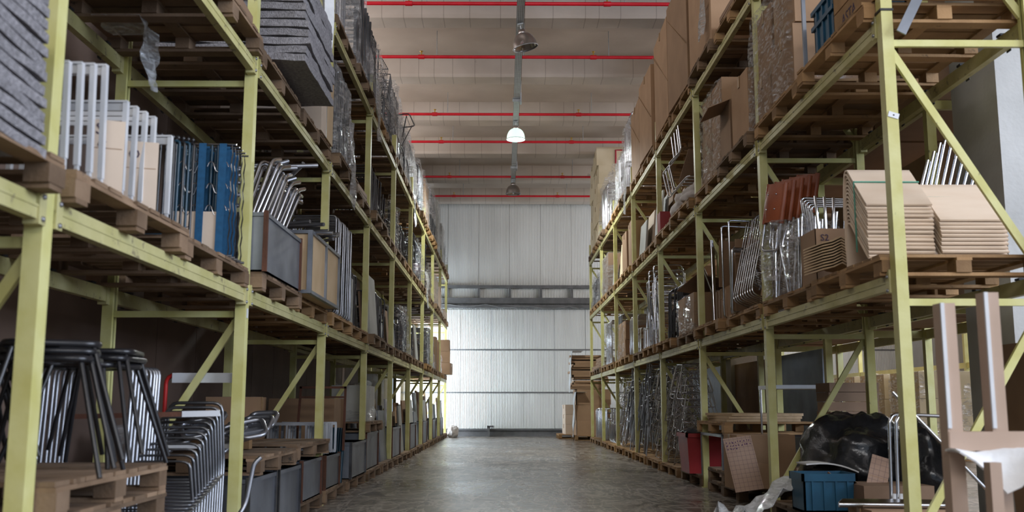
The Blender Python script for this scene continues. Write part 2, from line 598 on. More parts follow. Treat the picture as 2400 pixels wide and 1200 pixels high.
M['tray'] = tray_material()
yy = 8.0
while yy < 29.0:
    y1 = min(yy + 2.98, 29.2)
    link('tray_section', MB().box(-0.065, 0.065, yy, y1, 0, 0.004).box(-0.065, -0.061, yy, y1, 0, 0.05).box(0.061, 0.065, yy, y1, 0, 0.05), 'tray', t)
    link('tray_bracket', MB().box(-0.09, 0.1, yy + 0.3, yy + 0.34, -0.06, 0).box(0.07, 0.1, yy + 0.2, yy + 0.44, -0.09, 0.1), 'galv', t)
    ry = min(RIB_Y, key=lambda r: abs(r + 0.25 - yy))
    link('tray_hanger', MB().tube([(0.085, ry + 0.25, -0.0), (0.085, ry + 0.25, 0.39)], 0.007, 5).box(-0.09, 0.1, ry + 0.23, ry + 0.27, -0.008, 0.0), 'galv', t)
    yy += 3.0

M['lamp_shell'] = mat('grey_lamp_shell', (0.4, 0.36, 0.34), (0.48, 0.44, 0.42), 0.28, 0.85, 8)
M['lamp_off'] = mat('unlit_lamp_glass', (0.55, 0.55, 0.55), (0.65, 0.65, 0.65), 0.12, 0.7)
mg = bpy.data.materials.new('glowing_lamp_glass')
mg.use_nodes = True
_b = mg.node_tree.nodes['Principled BSDF']
_b.inputs['Base Color'].default_value = (0.8, 1, 0.92, 1)
_b.inputs['Emission Color'].default_value = (0.62, 1.0, 0.84, 1)
_b.inputs['Emission Strength'].default_value = 26.0
M['lamp_on'] = mg
M['shell_on'] = bpy.data.materials.new('translucent_lit_shell')
M['shell_on'].use_nodes = True
_b = M['shell_on'].node_tree.nodes['Principled BSDF']
_b.inputs['Base Color'].default_value = (0.7, 0.8, 0.76, 1)
_b.inputs['Roughness'].default_value = 0.3
_b.inputs['Emission Color'].default_value = (0.6, 0.9, 0.78, 1)
_b.inputs['Emission Strength'].default_value = 1.0
for i, (y, lab, tilt) in enumerate(((16.1, 'unlit grey dome lamp hanging nearest the camera, tilted, reflector dented', (0.05, -0.22)),
                                    (21.95, 'glowing greenish-white dome lamp, the only one lit', (0, 0)),
                                    (27.8, 'unlit grey dome lamp hanging farthest away near the white wall', (0, 0)))):
    on = i == 1
    t = thing('pendant_lamp', lab, 'lamp', (TX, y, 7.40), group='dome lamps under the cable tray')
    t.rotation_euler = (tilt[0], tilt[1], 0)
    link('hook', MB().tube([(0, 0, 0.0), (0, 0, -0.13)], 0.012, 6).box(-0.05, 0.05, -0.05, 0.05, -0.02, 0.0), 'galv', t)
    link('cap', MB().lathe([(0, -0.1), (0.06, -0.105), (0.065, -0.17), (0.05, -0.19)], 16), 'lamp_shell', t)
    prof = [(0.05, -0.17)] + [(0.05 + 0.155 * math.sin(a * PI / 16), -0.17 - 0.22 * (1 - math.cos(a * PI / 16))) for a in range(1, 9)] + [(0.21, -0.42)]
    dome = MB().lathe(prof, 28)
    if i == 0:
        dome.v = [(x * (1 - 0.28 * max(0, 1 - ((x + 0.06) ** 2 + (z + 0.3) ** 2) / 0.012) * (1 if yv < 0 else 0)), yv * (1 - 0.28 * max(0, 1 - ((x + 0.06) ** 2 + (z + 0.3) ** 2) / 0.012) * (1 if yv < 0 else 0)), z) for x, yv, z in dome.v]
    link('reflector', dome, 'shell_on' if on else 'lamp_shell', t)
    link('rim', MB().tube([(0.212 * math.cos(a * PI / 14), 0.212 * math.sin(a * PI / 14), -0.42) for a in range(28)], 0.009, 6, True), 'galv', t)
    link('lens', MB().lathe([(0.205, -0.405), (0.14, -0.425), (0.0, -0.435)], 24) if on else MB().lathe([(0.2, -0.4), (0.15, -0.33), (0.06, -0.26), (0.0, -0.25)], 24), 'lamp_on' if on else 'lamp_off', t)
    if on:
        ld = bpy.data.lights.new('lamp_light', 'SPOT')
        ld.spot_size = 2.75
        ld.spot_blend = 0.3
        ld.energy = 1300
        ld.color = (0.95, 1.0, 0.97)
        ld.shadow_soft_size = 0.16
        lo = bpy.data.objects.new('lamp_light', ld)
        COL.objects.link(lo)
        lo.parent = t
        lo.location = (0, 0, -0.46)

# concrete pillars behind the right rack
for i, y in enumerate((7.6, 17.2, 26.8)):
    pl = struct('trim_%d' % (i + 2), MB().box(3.92, 4.7, y, y + 0.78, 0, 8.25), 'pillar')


# ------------------------------------------------------------------ pallet racks
def upright_mesh(h):
    mb = MB()
    w, d, th = 0.088, 0.075, 0.012
    # folded section: web towards the aisle, two flanges with return lips
    mb.box(-d / 2, -d / 2 + th, -w / 2 + th, w / 2 - th, 0, h)
    mb.box(-d / 2, d / 2, -w / 2, -w / 2 + th, 0, h)
    mb.box(-d / 2, d / 2, w / 2 - th, w / 2, 0, h)
    mb.box(d / 2 - th, d / 2, -w / 2 + th, -w / 2 + 0.03, 0, h)
    mb.box(d / 2 - th, d / 2, w / 2 - 0.03, w / 2 - th, 0, h)
    mb.box(-d / 2 - 0.02, d / 2 + 0.02, -w / 2 - 0.02, w / 2 + 0.02, 0, 0.008)
    return mb.mesh('upright')


def beam_mesh():
    L = BAY - 0.09
    mb = MB()
    mb.box(-0.025, 0.025, -L / 2, L / 2, 0, 0.055)
    mb.box(-0.025, 0.018, -L / 2, L / 2, 0.055, BEAM_H)
    mb.box(-0.025, 0.029, -L / 2, L / 2, 0.047, 0.058)
    for s in (-1, 1):
        mb.box(-0.03, 0.034, s * (L / 2 - 0.03) - 0.03, s * (L / 2 - 0.03) + 0.03, -0.02, BEAM_H + 0.03)
    return mb.mesh('beam')


ME_BEAM = beam_mesh()
ME_BOLT = MB().lathe([(0, 0.012), (0.011, 0.01), (0.012, 0)], 6, axis='x').mesh('bolt')
ME_CLIP = MB().box(-0.035, 0.035, -0.03, 0.03, 0, 0.015).box(-0.035, -0.03, -0.03, 0.03, -0.11, 0.0).mesh('clip')
for s, rk in RACK.items():
    top = 6.4
    root = thing('pallet_rack', 'tall yellow-green steel pallet rack lining the %s of the aisle' % rk['side'], 'rack', (0, 0, 0))
    me_up = upright_mesh(5.62 if s < 0 else 5.62)
    for i in range(rk['n0'], rk['n1'] + 1):
        y = rk['y0'] + BAY * i
        lean = RND.uniform(-0.004, 0.004)
        for dd, r in ((0.04, PI if s < 0 else 0), (DEPTH - 0.04, 0 if s < 0 else PI)):
            link('upright', me_up, 'paint', root, (rack_x(s, dd), y, 0), (0, 0, r))
        for lev in (1, 2, 3):
            z = BEAM_Z[lev] - 0.06
            link('frame_tie', MB().box(rack_x(s, 0.08), rack_x(s, DEPTH - 0.08), y - 0.015, y + 0.015, z - 0.045, z) if s > 0 else MB().box(rack_x(s, DEPTH - 0.08), rack_x(s, 0.08), y - 0.015, y + 0.015, z - 0.045, z), 'paint', root)
        for lev in (0, 1, 2):
            z0 = BEAM_Z[lev] + (0.12 if lev else 0.18)
            z1 = BEAM_Z[lev + 1] - 0.09
            rev = s > 0 and lev == 0 and i <= 1
            a, b_ = (0.06, DEPTH - 0.06)
            pa, pb = ((rack_x(s, a), y + 0.03, z0), (rack_x(s, b_), y + 0.03, z1)) if rev else ((rack_x(s, b_), y + 0.03, z0), (rack_x(s, a), y + 0.03, z1))
            if lev == 0 or s > 0:
                link('brace', MB().bar(pa, pb, 0.05, 0.028, (0, 1, 0)), 'paint', root)
    if s > 0:
        st = link('paper_tag', MB().box(-.035, .035, -.003, 0, -.018, .018), 'white_paint', root, (rack_x(s, .045), rk['y0'] - .046, 2.87), (0, .3, 0))
        link('tag_hole', MB().lathe([(0, -.001), (.006, 0)], 8, axis='y'), 'clip', st, (0, -.0035, 0))
        link('cable_tie', MB().box(rack_x(s, -.004), rack_x(s, .084), rk['y0'] - .05, rk['y0'] + .05, 3.585, 3.6), 'clip', root)
    else:
        link('paper_tag', MB().box(-.003, 0, -.02, .02, -.035, .035), 'white_paint', root, (rack_x(s, -.002), rk['y0'] + BAY, 1.66))
    for i in range(rk['n0'], rk['n1']):
        y = rk['y0'] + BAY * (i + 0.5)
        for lev in (1, 2, 3):
            link('beam', ME_BEAM, 'paint_scuffed', root, (rack_x(s, 0.025), y, BEAM_Z[lev] + RND.uniform(-0.006, 0.006)), (0, 0, 0 if s < 0 else PI))
            bk = link('beam', ME_BEAM, 'paint_scuffed', root, (rack_x(s, DEPTH - 0.025), y, BEAM_Z[lev]), (0, 0, PI if s < 0 else 0))
            if i < 3:
                for q in range(5):
                    link('clip', ME_CLIP, 'clip', bk, (0.0, -1.25 + 0.62 * q, BEAM_H), (0, 0, PI))
            if i < 4:
                for e in (-1, 1):
                    for zz in (0.0, 0.09):
                        link('bolt', ME_BOLT, 'bolt', root, (rack_x(s, -0.008), y + e * (BAY / 2 - 0.075), BEAM_Z[lev] + zz), (0, 0, 0 if s < 0 else PI))


# ------------------------------------------------------------------ pallets
def brd(x, y, z, jit=0):
    return MB().cbox((0, 0, 0), (x, y, z))


ME_DECK = [brd(PAL_X, w, 0.02).mesh('deck_board') for w in (0.145, 0.125, 0.138)]
ME_STR = brd(0.1, PAL_Y, 0.02).mesh('stringer')
ME_BLK = brd(0.1, 0.14, 0.078).mesh('block')
ME_BOT = brd(PAL_X, 0.11, 0.022).mesh('bottom_board')


def pallet_full_mesh():
    mb = MB()
    for q in range(9):
        mb.cbox((0, -0.65 + q * 0.1625, 0.13), (PAL_X, 0.142, 0.02))
    for x in (-0.5, 0, 0.5):
        mb.cbox((x, 0, 0.11), (0.1, PAL_Y, 0.02))
        for y in (-0.66, 0, 0.66):
            mb.cbox((x, y, 0.061), (0.1, 0.14, 0.078))
    for y in (-0.66, 0, 0.66):
        mb.cbox((0, y, 0.011), (PAL_X, 0.11, 0.022))
    return mb.mesh('pallet')


ME_PAL = pallet_full_mesh()


def pallet(x, y, z, label, rz=0.0, grey=False, full=True, group='wooden pallets'):
    m = 'wood_grey' if grey else 'wood'
    if not full:
        me = cached('pal' + m, lambda: ME_PAL.copy())
        o = link('pallet', me, m, None, (x, y, z), (0, 0, rz))
        return tag(o, label, 'pallet', group)
    t = thing('pallet', label, 'pallet', (x, y, z), rz, group)
    g = lambda me: cached(me.name + m, lambda: me.copy())
    for q in range(9):
        link('deck_board', g(ME_DECK[RND.randrange(3)]), m, t, (RND.uniform(-0.008, 0.008), -0.65 + q * 0.1625, 0.13 + RND.uniform(-0.0015, 0.0015)), (0, 0, RND.uniform(-0.008, 0.008)))
    for xx in (-0.5, 0, 0.5):
        link('stringer', g(ME_STR), m, t, (xx, 0, 0.11))
        for yy_ in (-0.66, 0, 0.66):
            link('block', g(ME_BLK), m, t, (xx + RND.uniform(-0.008, 0.008), yy_, 0.061), (0, 0, RND.uniform(-0.03, 0.03)))
    for yy_ in (-0.66, 0, 0.66):
        link('bottom_board', g(ME_BOT), m, t, (0, yy_, 0.011), (0, 0, RND.uniform(-0.01, 0.01)))
    return t


PALTOP = {}
for s, rk in RACK.items():
    for lev in (1, 2, 3):
        for k in range(rk['n0'], rk['n1']):
            if lev == 3 and k < 1:
                continue
            for j in (0, 1):
                if s < 0 and k == -1 and j == 0:
                    continue
                x, y, z = slot(s, k, j, lev)
                x += -s * (RND.choice((0, 0, 0, 0.03, 0.06)))
                lab = 'wooden pallet on %s, %s place' % (where(s, k, j, lev), 'nearer' if j == 0 else 'farther')
                pallet(x, y, z, lab, RND.uniform(-0.015, 0.015), RND.random() < (0.8 if s < 0 else 0.3), y < 21)
                PALTOP[(s, k, j, lev)] = (x, y, z + PAL_H)


# ------------------------------------------------------------------ goods: materials
M['card'] = mat('brown_cardboard', (0.36, 0.22, 0.125), (0.42, 0.26, 0.15), 0.8, 0, 2.5, 0.08, 40, var=0.14)
M['card_light'] = mat('pale_cardboard', (0.68, 0.55, 0.43), (0.74, 0.6, 0.48), 0.8, 0, 2.5, 0.05, 40, var=0.08)
M['card_cream'] = mat('cream_cardboard', (0.66, 0.55, 0.36), (0.74, 0.63, 0.44), 0.75, 0, 2.5, 0.08, 30, var=0.1)
M['tape'] = mat('parcel_tape', (0.42, 0.27, 0.14), None, 0.25)
M['chrome'] = mat('chromed_steel', (0.72, 0.74, 0.78), (0.62, 0.64, 0.68), 0.16, 1.0, 3, var=0.1)
M['steel'] = mat('bare_steel', (0.3, 0.31, 0.34), (0.42, 0.43, 0.46), 0.36, 0.9, 5, c3=(0.16, 0.12, 0.1), c3at=0.68, var=0.15)
M['alu'] = mat('satin_aluminium', (0.8, 0.83, 0.88), (0.88, 0.9, 0.93), 0.32, 0.35, 5, var=0.08)
M['dark_steel'] = mat('dark_steel_tube', (0.07, 0.07, 0.075), (0.13, 0.13, 0.14), 0.38, 0.8, 6, var=0.2)
M['gunmetal'] = mat('dull_steel_tube', (0.17, 0.175, 0.19), (0.25, 0.255, 0.27), 0.3, 0.9, 5, var=0.1)
M['black'] = mat('black_powder_coat', (0.012, 0.012, 0.014), (0.02, 0.02, 0.023), 0.28, 0, 8)
M['rust'] = mat('rusty_steel', (0.1, 0.042, 0.025), (0.16, 0.065, 0.04), 0.8, 0.2, 6, 0.3, 50)
M['bin'] = mat('grey_steel_sheet', (0.15, 0.165, 0.19), (0.27, 0.29, 0.33), 0.42, 0.55, 2.2, 0.05, 20, c3=(0.13, 0.1, 0.09), c3at=0.66, var=0.12)
M['ply'] = mat('birch_plywood', (0.8, 0.62, 0.46), (0.86, 0.69, 0.53), 0.5, 0, 2, 0.05, 60, (1, 6, 1), 0.05)
M['ply_edge'] = mat('plywood_crate_panel', (0.55, 0.38, 0.21), (0.63, 0.45, 0.27), 0.65, 0, 3, 0.05, 40, (6, 1, 1), 0.06)
M['leather'] = mat('tan_leather', (0.27, 0.062, 0.02), (0.33, 0.085, 0.03), 0.42, 0, 5, 0.15, 90, var=0.08)
M['blue_strap'] = mat('blue_webbing', (0.012, 0.085, 0.19), (0.016, 0.11, 0.24), 0.8, 0, 30)
M['teal_tube'] = mat('dark_teal_tube', (0.01, 0.045, 0.075), (0.015, 0.06, 0.1), 0.35, 0, 8)
M['blue_plastic'] = mat('blue_plastic', (0.005, 0.065, 0.13), (0.008, 0.095, 0.18), 0.45, 0, 5, c3=(0.06, 0.1, 0.13), c3at=0.66)
M['red_plastic'] = mat('red_plastic', (0.3, 0.012, 0.015), (0.36, 0.02, 0.02), 0.45, 0, 5, c3=(0.12, 0.03, 0.03), c3at=0.68)
M['red_paint'] = mat('red_enamel', (0.5, 0.02, 0.02), None, 0.35)
M['foam'] = mat('white_foam_sheet', (0.78, 0.78, 0.78), (0.86, 0.86, 0.86), 0.7, 0, 10, 0.2, 60)
M['bag'] = mat('white_cloth_bag', (0.58, 0.53, 0.5), (0.68, 0.63, 0.6), 0.85, 0, 5, 0.3, 30)
M['mdf'] = mat('beige_lacquered_frame', (0.5, 0.36, 0.27), (0.55, 0.4, 0.31), 0.45, 0, 4, var=0.05)
M['panel_grey'] = mat('grey_panel', (0.38, 0.38, 0.36), (0.5, 0.5, 0.48), 0.6, 0, 2, 0.05, 20, c3=(0.25, 0.2, 0.16), c3at=0.68, var=0.25)
M['panel_brown'] = mat('brown_panel', (0.26, 0.16, 0.1), (0.33, 0.21, 0.13), 0.7, 0, 2, 0.05, 20, var=0.2)
M['ink'] = mat('dark_marker_ink', (0.05, 0.03, 0.07), None, 0.7)
M['ink_red'] = mat('red_print', (0.42, 0.03, 0.05), None, 0.6)
M['ink_purple'] = mat('purple_marker_ink', (0.12, 0.04, 0.22), None, 0.7)
M['green_strap'] = mat('green_strapping', (0.05, 0.3, 0.2), None, 0.4)
M['black_film'] = mat('black_plastic_sheet', (0.016, 0.017, 0.02), (0.03, 0.032, 0.037), 0.2, 0, 6, 0.6, 14)


def mat_wire_mesh():
    m = mat('grey_quilted_mat', (0.24, 0.23, 0.24), (0.4, 0.38, 0.4), 0.7, 0.1, 45, 1.0, 110, var=0.12, c3=(0.45, 0.44, 0.44), c3at=0.66)
    return m


M['mat'] = mat_wire_mesh()


def film_material(name, a0, a1, tint=(0.8, 0.82, 0.84), diff=0.35):
    """stretch film: mostly clear, with streaky glossy folds"""
    m = bpy.data.materials.new(name)
    m.use_nodes = True
    nt = m.node_tree
    N, L = nt.nodes, nt.links
    N.remove(N['Principled BSDF'])
    out = N['Material Output']
    tr_ = N.new('ShaderNodeBsdfTransparent')
    df = N.new('ShaderNodeBsdfDiffuse')
    gl = N.new('ShaderNodeBsdfGlossy')
    df.inputs['Color'].default_value = (*tint, 1)
    gl.inputs['Color'].default_value = (0.95, 0.97, 1, 1)
    gl.inputs['Roughness'].default_value = 0.1
    m1 = N.new('ShaderNodeMixShader')
    m1.inputs[0].default_value = 1 - diff
    L.new(df.outputs[0], m1.inputs[1])
    L.new(gl.outputs[0], m1.inputs[2])
    m2 = N.new('ShaderNodeMixShader')
    L.new(tr_.outputs[0], m2.inputs[1])
    L.new(m1.outputs[0], m2.inputs[2])
    L.new(m2.outputs[0], out.inputs['Surface'])
    tc = N.new('ShaderNodeTexCoord')
    mp = N.new('ShaderNodeMapping')
    mp.inputs['Rotation'].default_value = (0.5, 0.4, 0.3)
    mp.inputs['Scale'].default_value = (1.0, 1.0, 3.4)
    L.new(tc.outputs['Object'], mp.inputs[0])
    n1 = N.new('ShaderNodeTexNoise')
    n1.inputs['Scale'].default_value = 7
    n1.inputs['Detail'].default_value = 5
    n1.inputs['Distortion'].default_value = 1.4
    L.new(mp.outputs[0], n1.inputs['Vector'])
    mr = N.new('ShaderNodeMapRange')
    mr.inputs['From Min'].default_value = 0.46
    mr.inputs['From Max'].default_value = 0.62
    mr.inputs['To Min'].default_value = a0
    mr.inputs['To Max'].default_value = a1
    L.new(n1.outputs['Fac'], mr.inputs[0])
    L.new(mr.outputs[0], m2.inputs[0])
    bp = N.new('ShaderNodeBump')
    bp.inputs['Strength'].default_value = 1.0
    bp.inputs['Distance'].default_value = 0.15
    L.new(n1.outputs['Fac'], bp.inputs['Height'])
    L.new(bp.outputs[0], gl.inputs['Normal'])
    return m


M['film'] = film_material('clear_stretch_film', 0.04, 0.6, diff=0.12)
M['film_thick'] = film_material('cloudy_stretch_film', 0.2, 0.65, (0.72, 0.73, 0.74), 0.45)
M['bubble'] = film_material('bubble_wrap', 0.6, 0.95, (0.88, 0.9, 0.93), 0.75)


# ------------------------------------------------------------------ goods: builders
def crate_uid():
    crate_uid.n += 1
    return crate_uid.n


crate_uid.n = 0


def film_mesh(sx, sy, sz, seed=0, amp=0.03, taper=0.0, n=12, sag=0.0):
    """wrinkled five-sided film shell standing on z = 0"""
    mb = MB()

    def disp(p):
        d = Vector((noise.noise((p[0] * 3 + seed, p[1] * 3, p[2] * 3)), noise.noise((p[0] * 3, p[1] * 3 + seed + 9, p[2] * 3)), noise.noise((p[0] * 3, p[1] * 3, p[2] * 3 + seed + 5))))
        d2 = noise.noise((p[0] * 9 + seed, p[1] * 9, p[2] * 4))
        tp = 1 - taper * (p[2] / sz)
        q = Vector((p[0] * tp, p[1] * tp, p[2])) + d * amp * 1.4 + Vector((p[0] / sx, p[1] / sy, 0)) * d2 * amp * 1.2
        q.z = max(q.z - sag * max(0, (abs(p[1]) / sy) * 2 - 0.3) * (p[2] / sz), 0.004)
        return q
    faces = [lambda u, v: (-sx / 2, (u - .5) * sy, v * sz), lambda u, v: (sx / 2, (.5 - u) * sy, v * sz),
             lambda u, v: ((.5 - u) * sx, -sy / 2, v * sz), lambda u, v: ((u - .5) * sx, sy / 2, v * sz),
             lambda u, v: ((u - .5) * sx, (v - .5) * sy, sz)]
    for fn in faces:
        v = [disp(fn(i / n, j / n)) for i in range(n + 1) for j in range(n + 1)]
        f = [(i * (n + 1) + j, i * (n + 1) + j + 1, (i + 1) * (n + 1) + j + 1, (i + 1) * (n + 1) + j) for i in range(n) for j in range(n)]
        mb.raw(v, f, True)
    return mb


def carton_body(mb, w, d, h, bulge=0.006, ox=0, oy=0, oz=0):
    v = []
    for z in (0, h / 2, h):
        for sx, sy in ((-1, -1), (0, -1), (1, -1), (1, 0), (1, 1), (0, 1), (-1, 1), (-1, 0)):
            bx = bulge if 0 in (sx, sy) and 0 < z < h else RND.uniform(-bulge, bulge) * 0.5
            v.append((ox + sx * (w / 2 + bx), oy + sy * (d / 2 + bx), oz + z))
    f = []
    for l in range(2):
        for a in range(8):
            b = (a + 1) % 8
            f.append((l * 8 + a, l * 8 + b, l * 8 + 8 + b, l * 8 + 8 + a))
    f.append(tuple(range(7, -1, -1)))
    f.append(tuple(range(16, 24)))
    return mb.raw(v, f)


def carton(x, y, z, w, d, h, label, rz=0.0, m='card', tape=True, open_=False, group=None, cat='box', name='cardboard_box', parent=None, flaps=(1, 1, 1, 1)):
    t = thing(name, label, cat, (x, y, z), rz, group) if parent is None else link(name, MB(), None, parent, (x, y, z), (0, 0, rz))
    if open_:
        th = 0.006
        mb = MB().box(-w / 2, w / 2, -d / 2, d / 2, 0, th).box(-w / 2, -w / 2 + th, -d / 2, d / 2, 0, h).box(w / 2 - th, w / 2, -d / 2, d / 2, 0, h).box(-w / 2, w / 2, -d / 2, -d / 2 + th, 0, h).box(-w / 2, w / 2, d / 2 - th, d / 2, 0, h)
        link('box_body', mb, m, t)
        fl = min(w, d) * 0.42
        for q, (px, py, ang, ln) in enumerate(((-w / 2, 0, PI / 2, d), (w / 2, 0, -PI / 2, d), (0, -d / 2, PI, w), (0, d / 2, 0, w))):
            if not flaps[q]:
                continue
            a = RND.uniform(0.5, 1.3)
            link('flap', MB().box(-ln / 2 + 0.01, ln / 2 - 0.01, 0, fl, -0.003, 0.003), m, t, (px, py, h), (a - 0.5 if q % 2 else -a * 0.6, 0, ang))
    else:
        link('box_body', carton_body(MB(), w, d, h), m, t)
        if tape:
            tw = 0.03
            link('tape', MB().box(-w / 2 - 0.009, w / 2 + 0.009, -tw, tw, h - 0.0, h + 0.002).box(-w / 2 - 0.012, -w / 2 - 0.004, -tw, tw, h - 0.12, h).box(w / 2 + 0.004, w / 2 + 0.012, -tw, tw, h - 0.12, h), 'tape', t)
            link('flap_seam', MB().box(-w / 2 + 0.01, w / 2 - 0.01, -0.003, 0.003, h + 0.002, h + 0.0035), 'ink', t)
    return t


def label_text(txt, size, m, parent, loc, rot):
    cu = bpy.data.curves.new('lettering', 'FONT')
    cu.body = txt
    cu.size = size
    cu.extrude = 0.001
    cu.resolution_u = 2
    tmp = bpy.data.objects.new('tmp', cu)
    COL.objects.link(tmp)
    dg = bpy.context.evaluated_depsgraph_get()
    me = bpy.data.meshes.new_from_object(tmp.evaluated_get(dg))
    bpy.data.objects.remove(tmp)
    me.materials.clear()
    return link('lettering', me, m, parent, loc, rot)


# tube frames (local: +x to the aisle, y along the rack, z up, standing on z = 0)
def me_loop(w, h, r=0.012, rc=0.04):
    return MB().tube(fil([(-w / 2, 0, r), (w / 2, 0, r), (w / 2, 0, h - r), (-w / 2, 0, h - r)], rc, 3, True), r, 6, True)


def me_sled(w=0.46, d=0.44, h=0.82, r=0.0125):
    p = [(-w / 2, d / 2, h), (-w / 2, d / 2 - 0.05, 0.44), (-w / 2, -d / 2, 0.46), (-w / 2, -d / 2 + 0.04, r), (-w / 2, d / 2, r),
         (w / 2, d / 2, r), (w / 2, -d / 2 + 0.04, r), (w / 2, -d / 2, 0.46), (w / 2, d / 2 - 0.05, 0.44), (w / 2, d / 2, h)]
    return MB().tube(fil(p, 0.06, 3), r, 6)


def me_fourleg(w=0.45, d=0.45, h=0.45, r=0.012):
    mb = MB()
    mb.tube(fil([(-w / 2 - .04, -d / 2 - .03, 0), (-w / 2 + .02, -d / 2 + .02, h), (w / 2 - .02, -d / 2 + .02, h), (w / 2 + .04, -d / 2 - .03, 0)], 0.05, 3), r, 6)
    mb.tube(fil([(-w / 2 - .04, d / 2 + .05, 0), (-w / 2 + .02, d / 2 - .02, h), (-w / 2 + .03, d / 2 + .1, h + .38), (w / 2 - .03, d / 2 + .1, h + .38), (w / 2 - .02, d / 2 - .02, h), (w / 2 + .04, d / 2 + .05, 0)], 0.05, 3), r, 6)
    mb.tube([(-w / 2 + .02, -d / 2 + .02, h), (-w / 2 + .02, d / 2 - .02, h)], r, 6)
    mb.tube([(w / 2 - .02, -d / 2 + .02, h), (w / 2 - .02, d / 2 - .02, h)], r, 6)
    return mb


def me_wirebase(w=0.5, h=0.42, r=0.007):
    """chrome rod chair base: two splayed loops joined by rods and a cross"""
    mb = MB()
    for s in (-1, 1):
        mb.tube(fil([(-w / 2, s * w / 2, r), (w / 2, s * w / 2, r), (w * 0.32, s * w * 0.28, h), (-w * 0.32, s * w * 0.28, h)], 0.04, 3, True), r, 5, True)
    for x in (-0.32, 0.0, 0.32):
        mb.tube([(x * w, -w * 0.28, h), (x * w, w * 0.28, h)], r, 5)
    mb.tube([(-w / 2, -w / 2, r * 2), (w * 0.32, w * 0.28, h)], r * 0.8, 5)
    mb.tube([(w / 2, -w / 2, r * 2), (-w * 0.32, w * 0.28, h)], r * 0.8, 5)
    return mb


def me_folded(w=0.5, h=0.8, r=0.012):
    """folding chair frame, closed flat: outer inverted U, inner U, cross rods"""
    mb = MB()
    mb.tube(fil([(-w / 2, 0, 0), (-w / 2, 0, h), (w / 2, 0, h), (w / 2, 0, 0)], 0.08, 3), r, 6)
    mb.tube(fil([(-w / 2 + 0.05, 0.03, 0), (-w / 2 + 0.05, 0.03, h * 0.66), (w / 2 - 0.05, 0.03, h * 0.66), (w / 2 - 0.05, 0.03, 0)], 0.06, 3), r, 6)
    for z in (0.12, 0.4, h - 0.12):
        mb.tube([(-w / 2, 0, z), (w / 2, 0, z)], r * 0.8, 5)
    return mb


def me_basket(w=0.6, d=0.5, h=0.35):
    mb = MB()
    r = 0.005
    for q in range(4):
        z = 0.006 + (h - 0.012) * q / 3
        e = 1 - 0.12 * (1 - q / 3)
        mb.tube([(-w / 2 * e, -d / 2 * e, z), (w / 2 * e, -d / 2 * e, z), (w / 2 * e, d / 2 * e, z), (-w / 2 * e, d / 2 * e, z)], r * (1.8 if q == 3 else 1), 4, True)
    for q in range(7):
        f = q / 6 - 0.5
        mb.tube([(f * w, -d / 2, h - .006), (f * w * .88, -d / 2 * .88, .006), (f * w * .88, d / 2 * .88, .006), (f * w, d / 2, h - .006)], r, 4)
        mb.tube([(-w / 2, f * d, h - .006), (-w / 2 * .88, f * d * .88, .006), (w / 2 * .88, f * d * .88, .006), (w / 2, f * d, h - .006)], r, 4)
    return mb


FR = {
    'loop_tall': lambda: me_loop(0.5, 1.08, 0.011), 'loop_mid': lambda: me_loop(0.62, 0.7, 0.011), 'sled': me_sled, 'fourleg': me_fourleg,
    'wirebase': me_wirebase, 'folded': me_folded, 'basket': me_basket, 'loop_low': lambda: me_loop(0.7, 0.45, 0.012),
    'rect': lambda: MB().bar((-.3, 0, .015), (.3, 0, .015), .03, .03).bar((-.3, 0, .665), (.3, 0, .665), .03, .03).bar((-.285, 0, .03), (-.285, 0, .65), .03, .03).bar((.285, 0, .03), (.285, 0, .65), .03, .03).bar((0, 0, .03), (0, 0, .65), .03, .03),
}
FR['lowrect'] = lambda: MB().bar((-.3, 0, .012), (.3, 0, .012), .024, .024).bar((-.3, 0, .31), (.3, 0, .31), .024, .024).bar((-.29, 0, .02), (-.29, 0, .3), .024, .024).bar((.29, 0, .02), (.29, 0, .3), .024, .024).bar((-.1, 0, .02), (-.1, 0, .3), .02, .02).bar((.1, 0, .02), (.1, 0, .3), .02, .02)
def me_wiremesh():
    mb = me_loop(.42, .9, .007, .06)
    for zz in (.18, .36, .54, .72):
        mb.tube(fil([(-.21, 0, zz), (-.21, -.09, zz), (.21, -.09, zz), (.21, 0, zz)], .04, 3), .0055, 5)
    mb.tube([(0, -.09, .18), (0, -.09, .72)], .006, 5)
    return mb


FR['wiremesh'] = me_wiremesh
FNAME = {'wiremesh': 'rod_stool', 'lowrect': 'bare_table', 'loop_tall': 'tube_loop', 'loop_mid': 'tube_loop', 'loop_low': 'tube_loop', 'sled': 'bare_chair', 'fourleg': 'bare_chair', 'wirebase': 'rod_stool', 'folded': 'folding_chair', 'basket': 'wire_basket', 'rect': 'bare_table'}


def frame_obj(kind, m, loc, rot, label, group, parent=None):
    me = cached('fr_' + kind + m, lambda: FR[kind]().mesh(FNAME[kind]))
    o = link(FNAME[kind], me, m, parent, loc, rot)
    if parent is None:
        tag(o, label, 'basket' if kind == 'basket' else 'frame', group)
    return o


def frame_row(kind, m, n, p0, step, rot, label, group, drot=(0, 0, 0), jit=0.01, parent=None):
    for i in range(n):
        loc = [p0[a] + step[a] * i + RND.uniform(-jit, jit) * (a < 2) for a in range(3)]
        r = [rot[a] + drot[a] * i + RND.uniform(-jit, jit) for a in range(3)]
        frame_obj(kind, m, loc, r, ORD[i] + ' ' + label if label else None, group, parent)


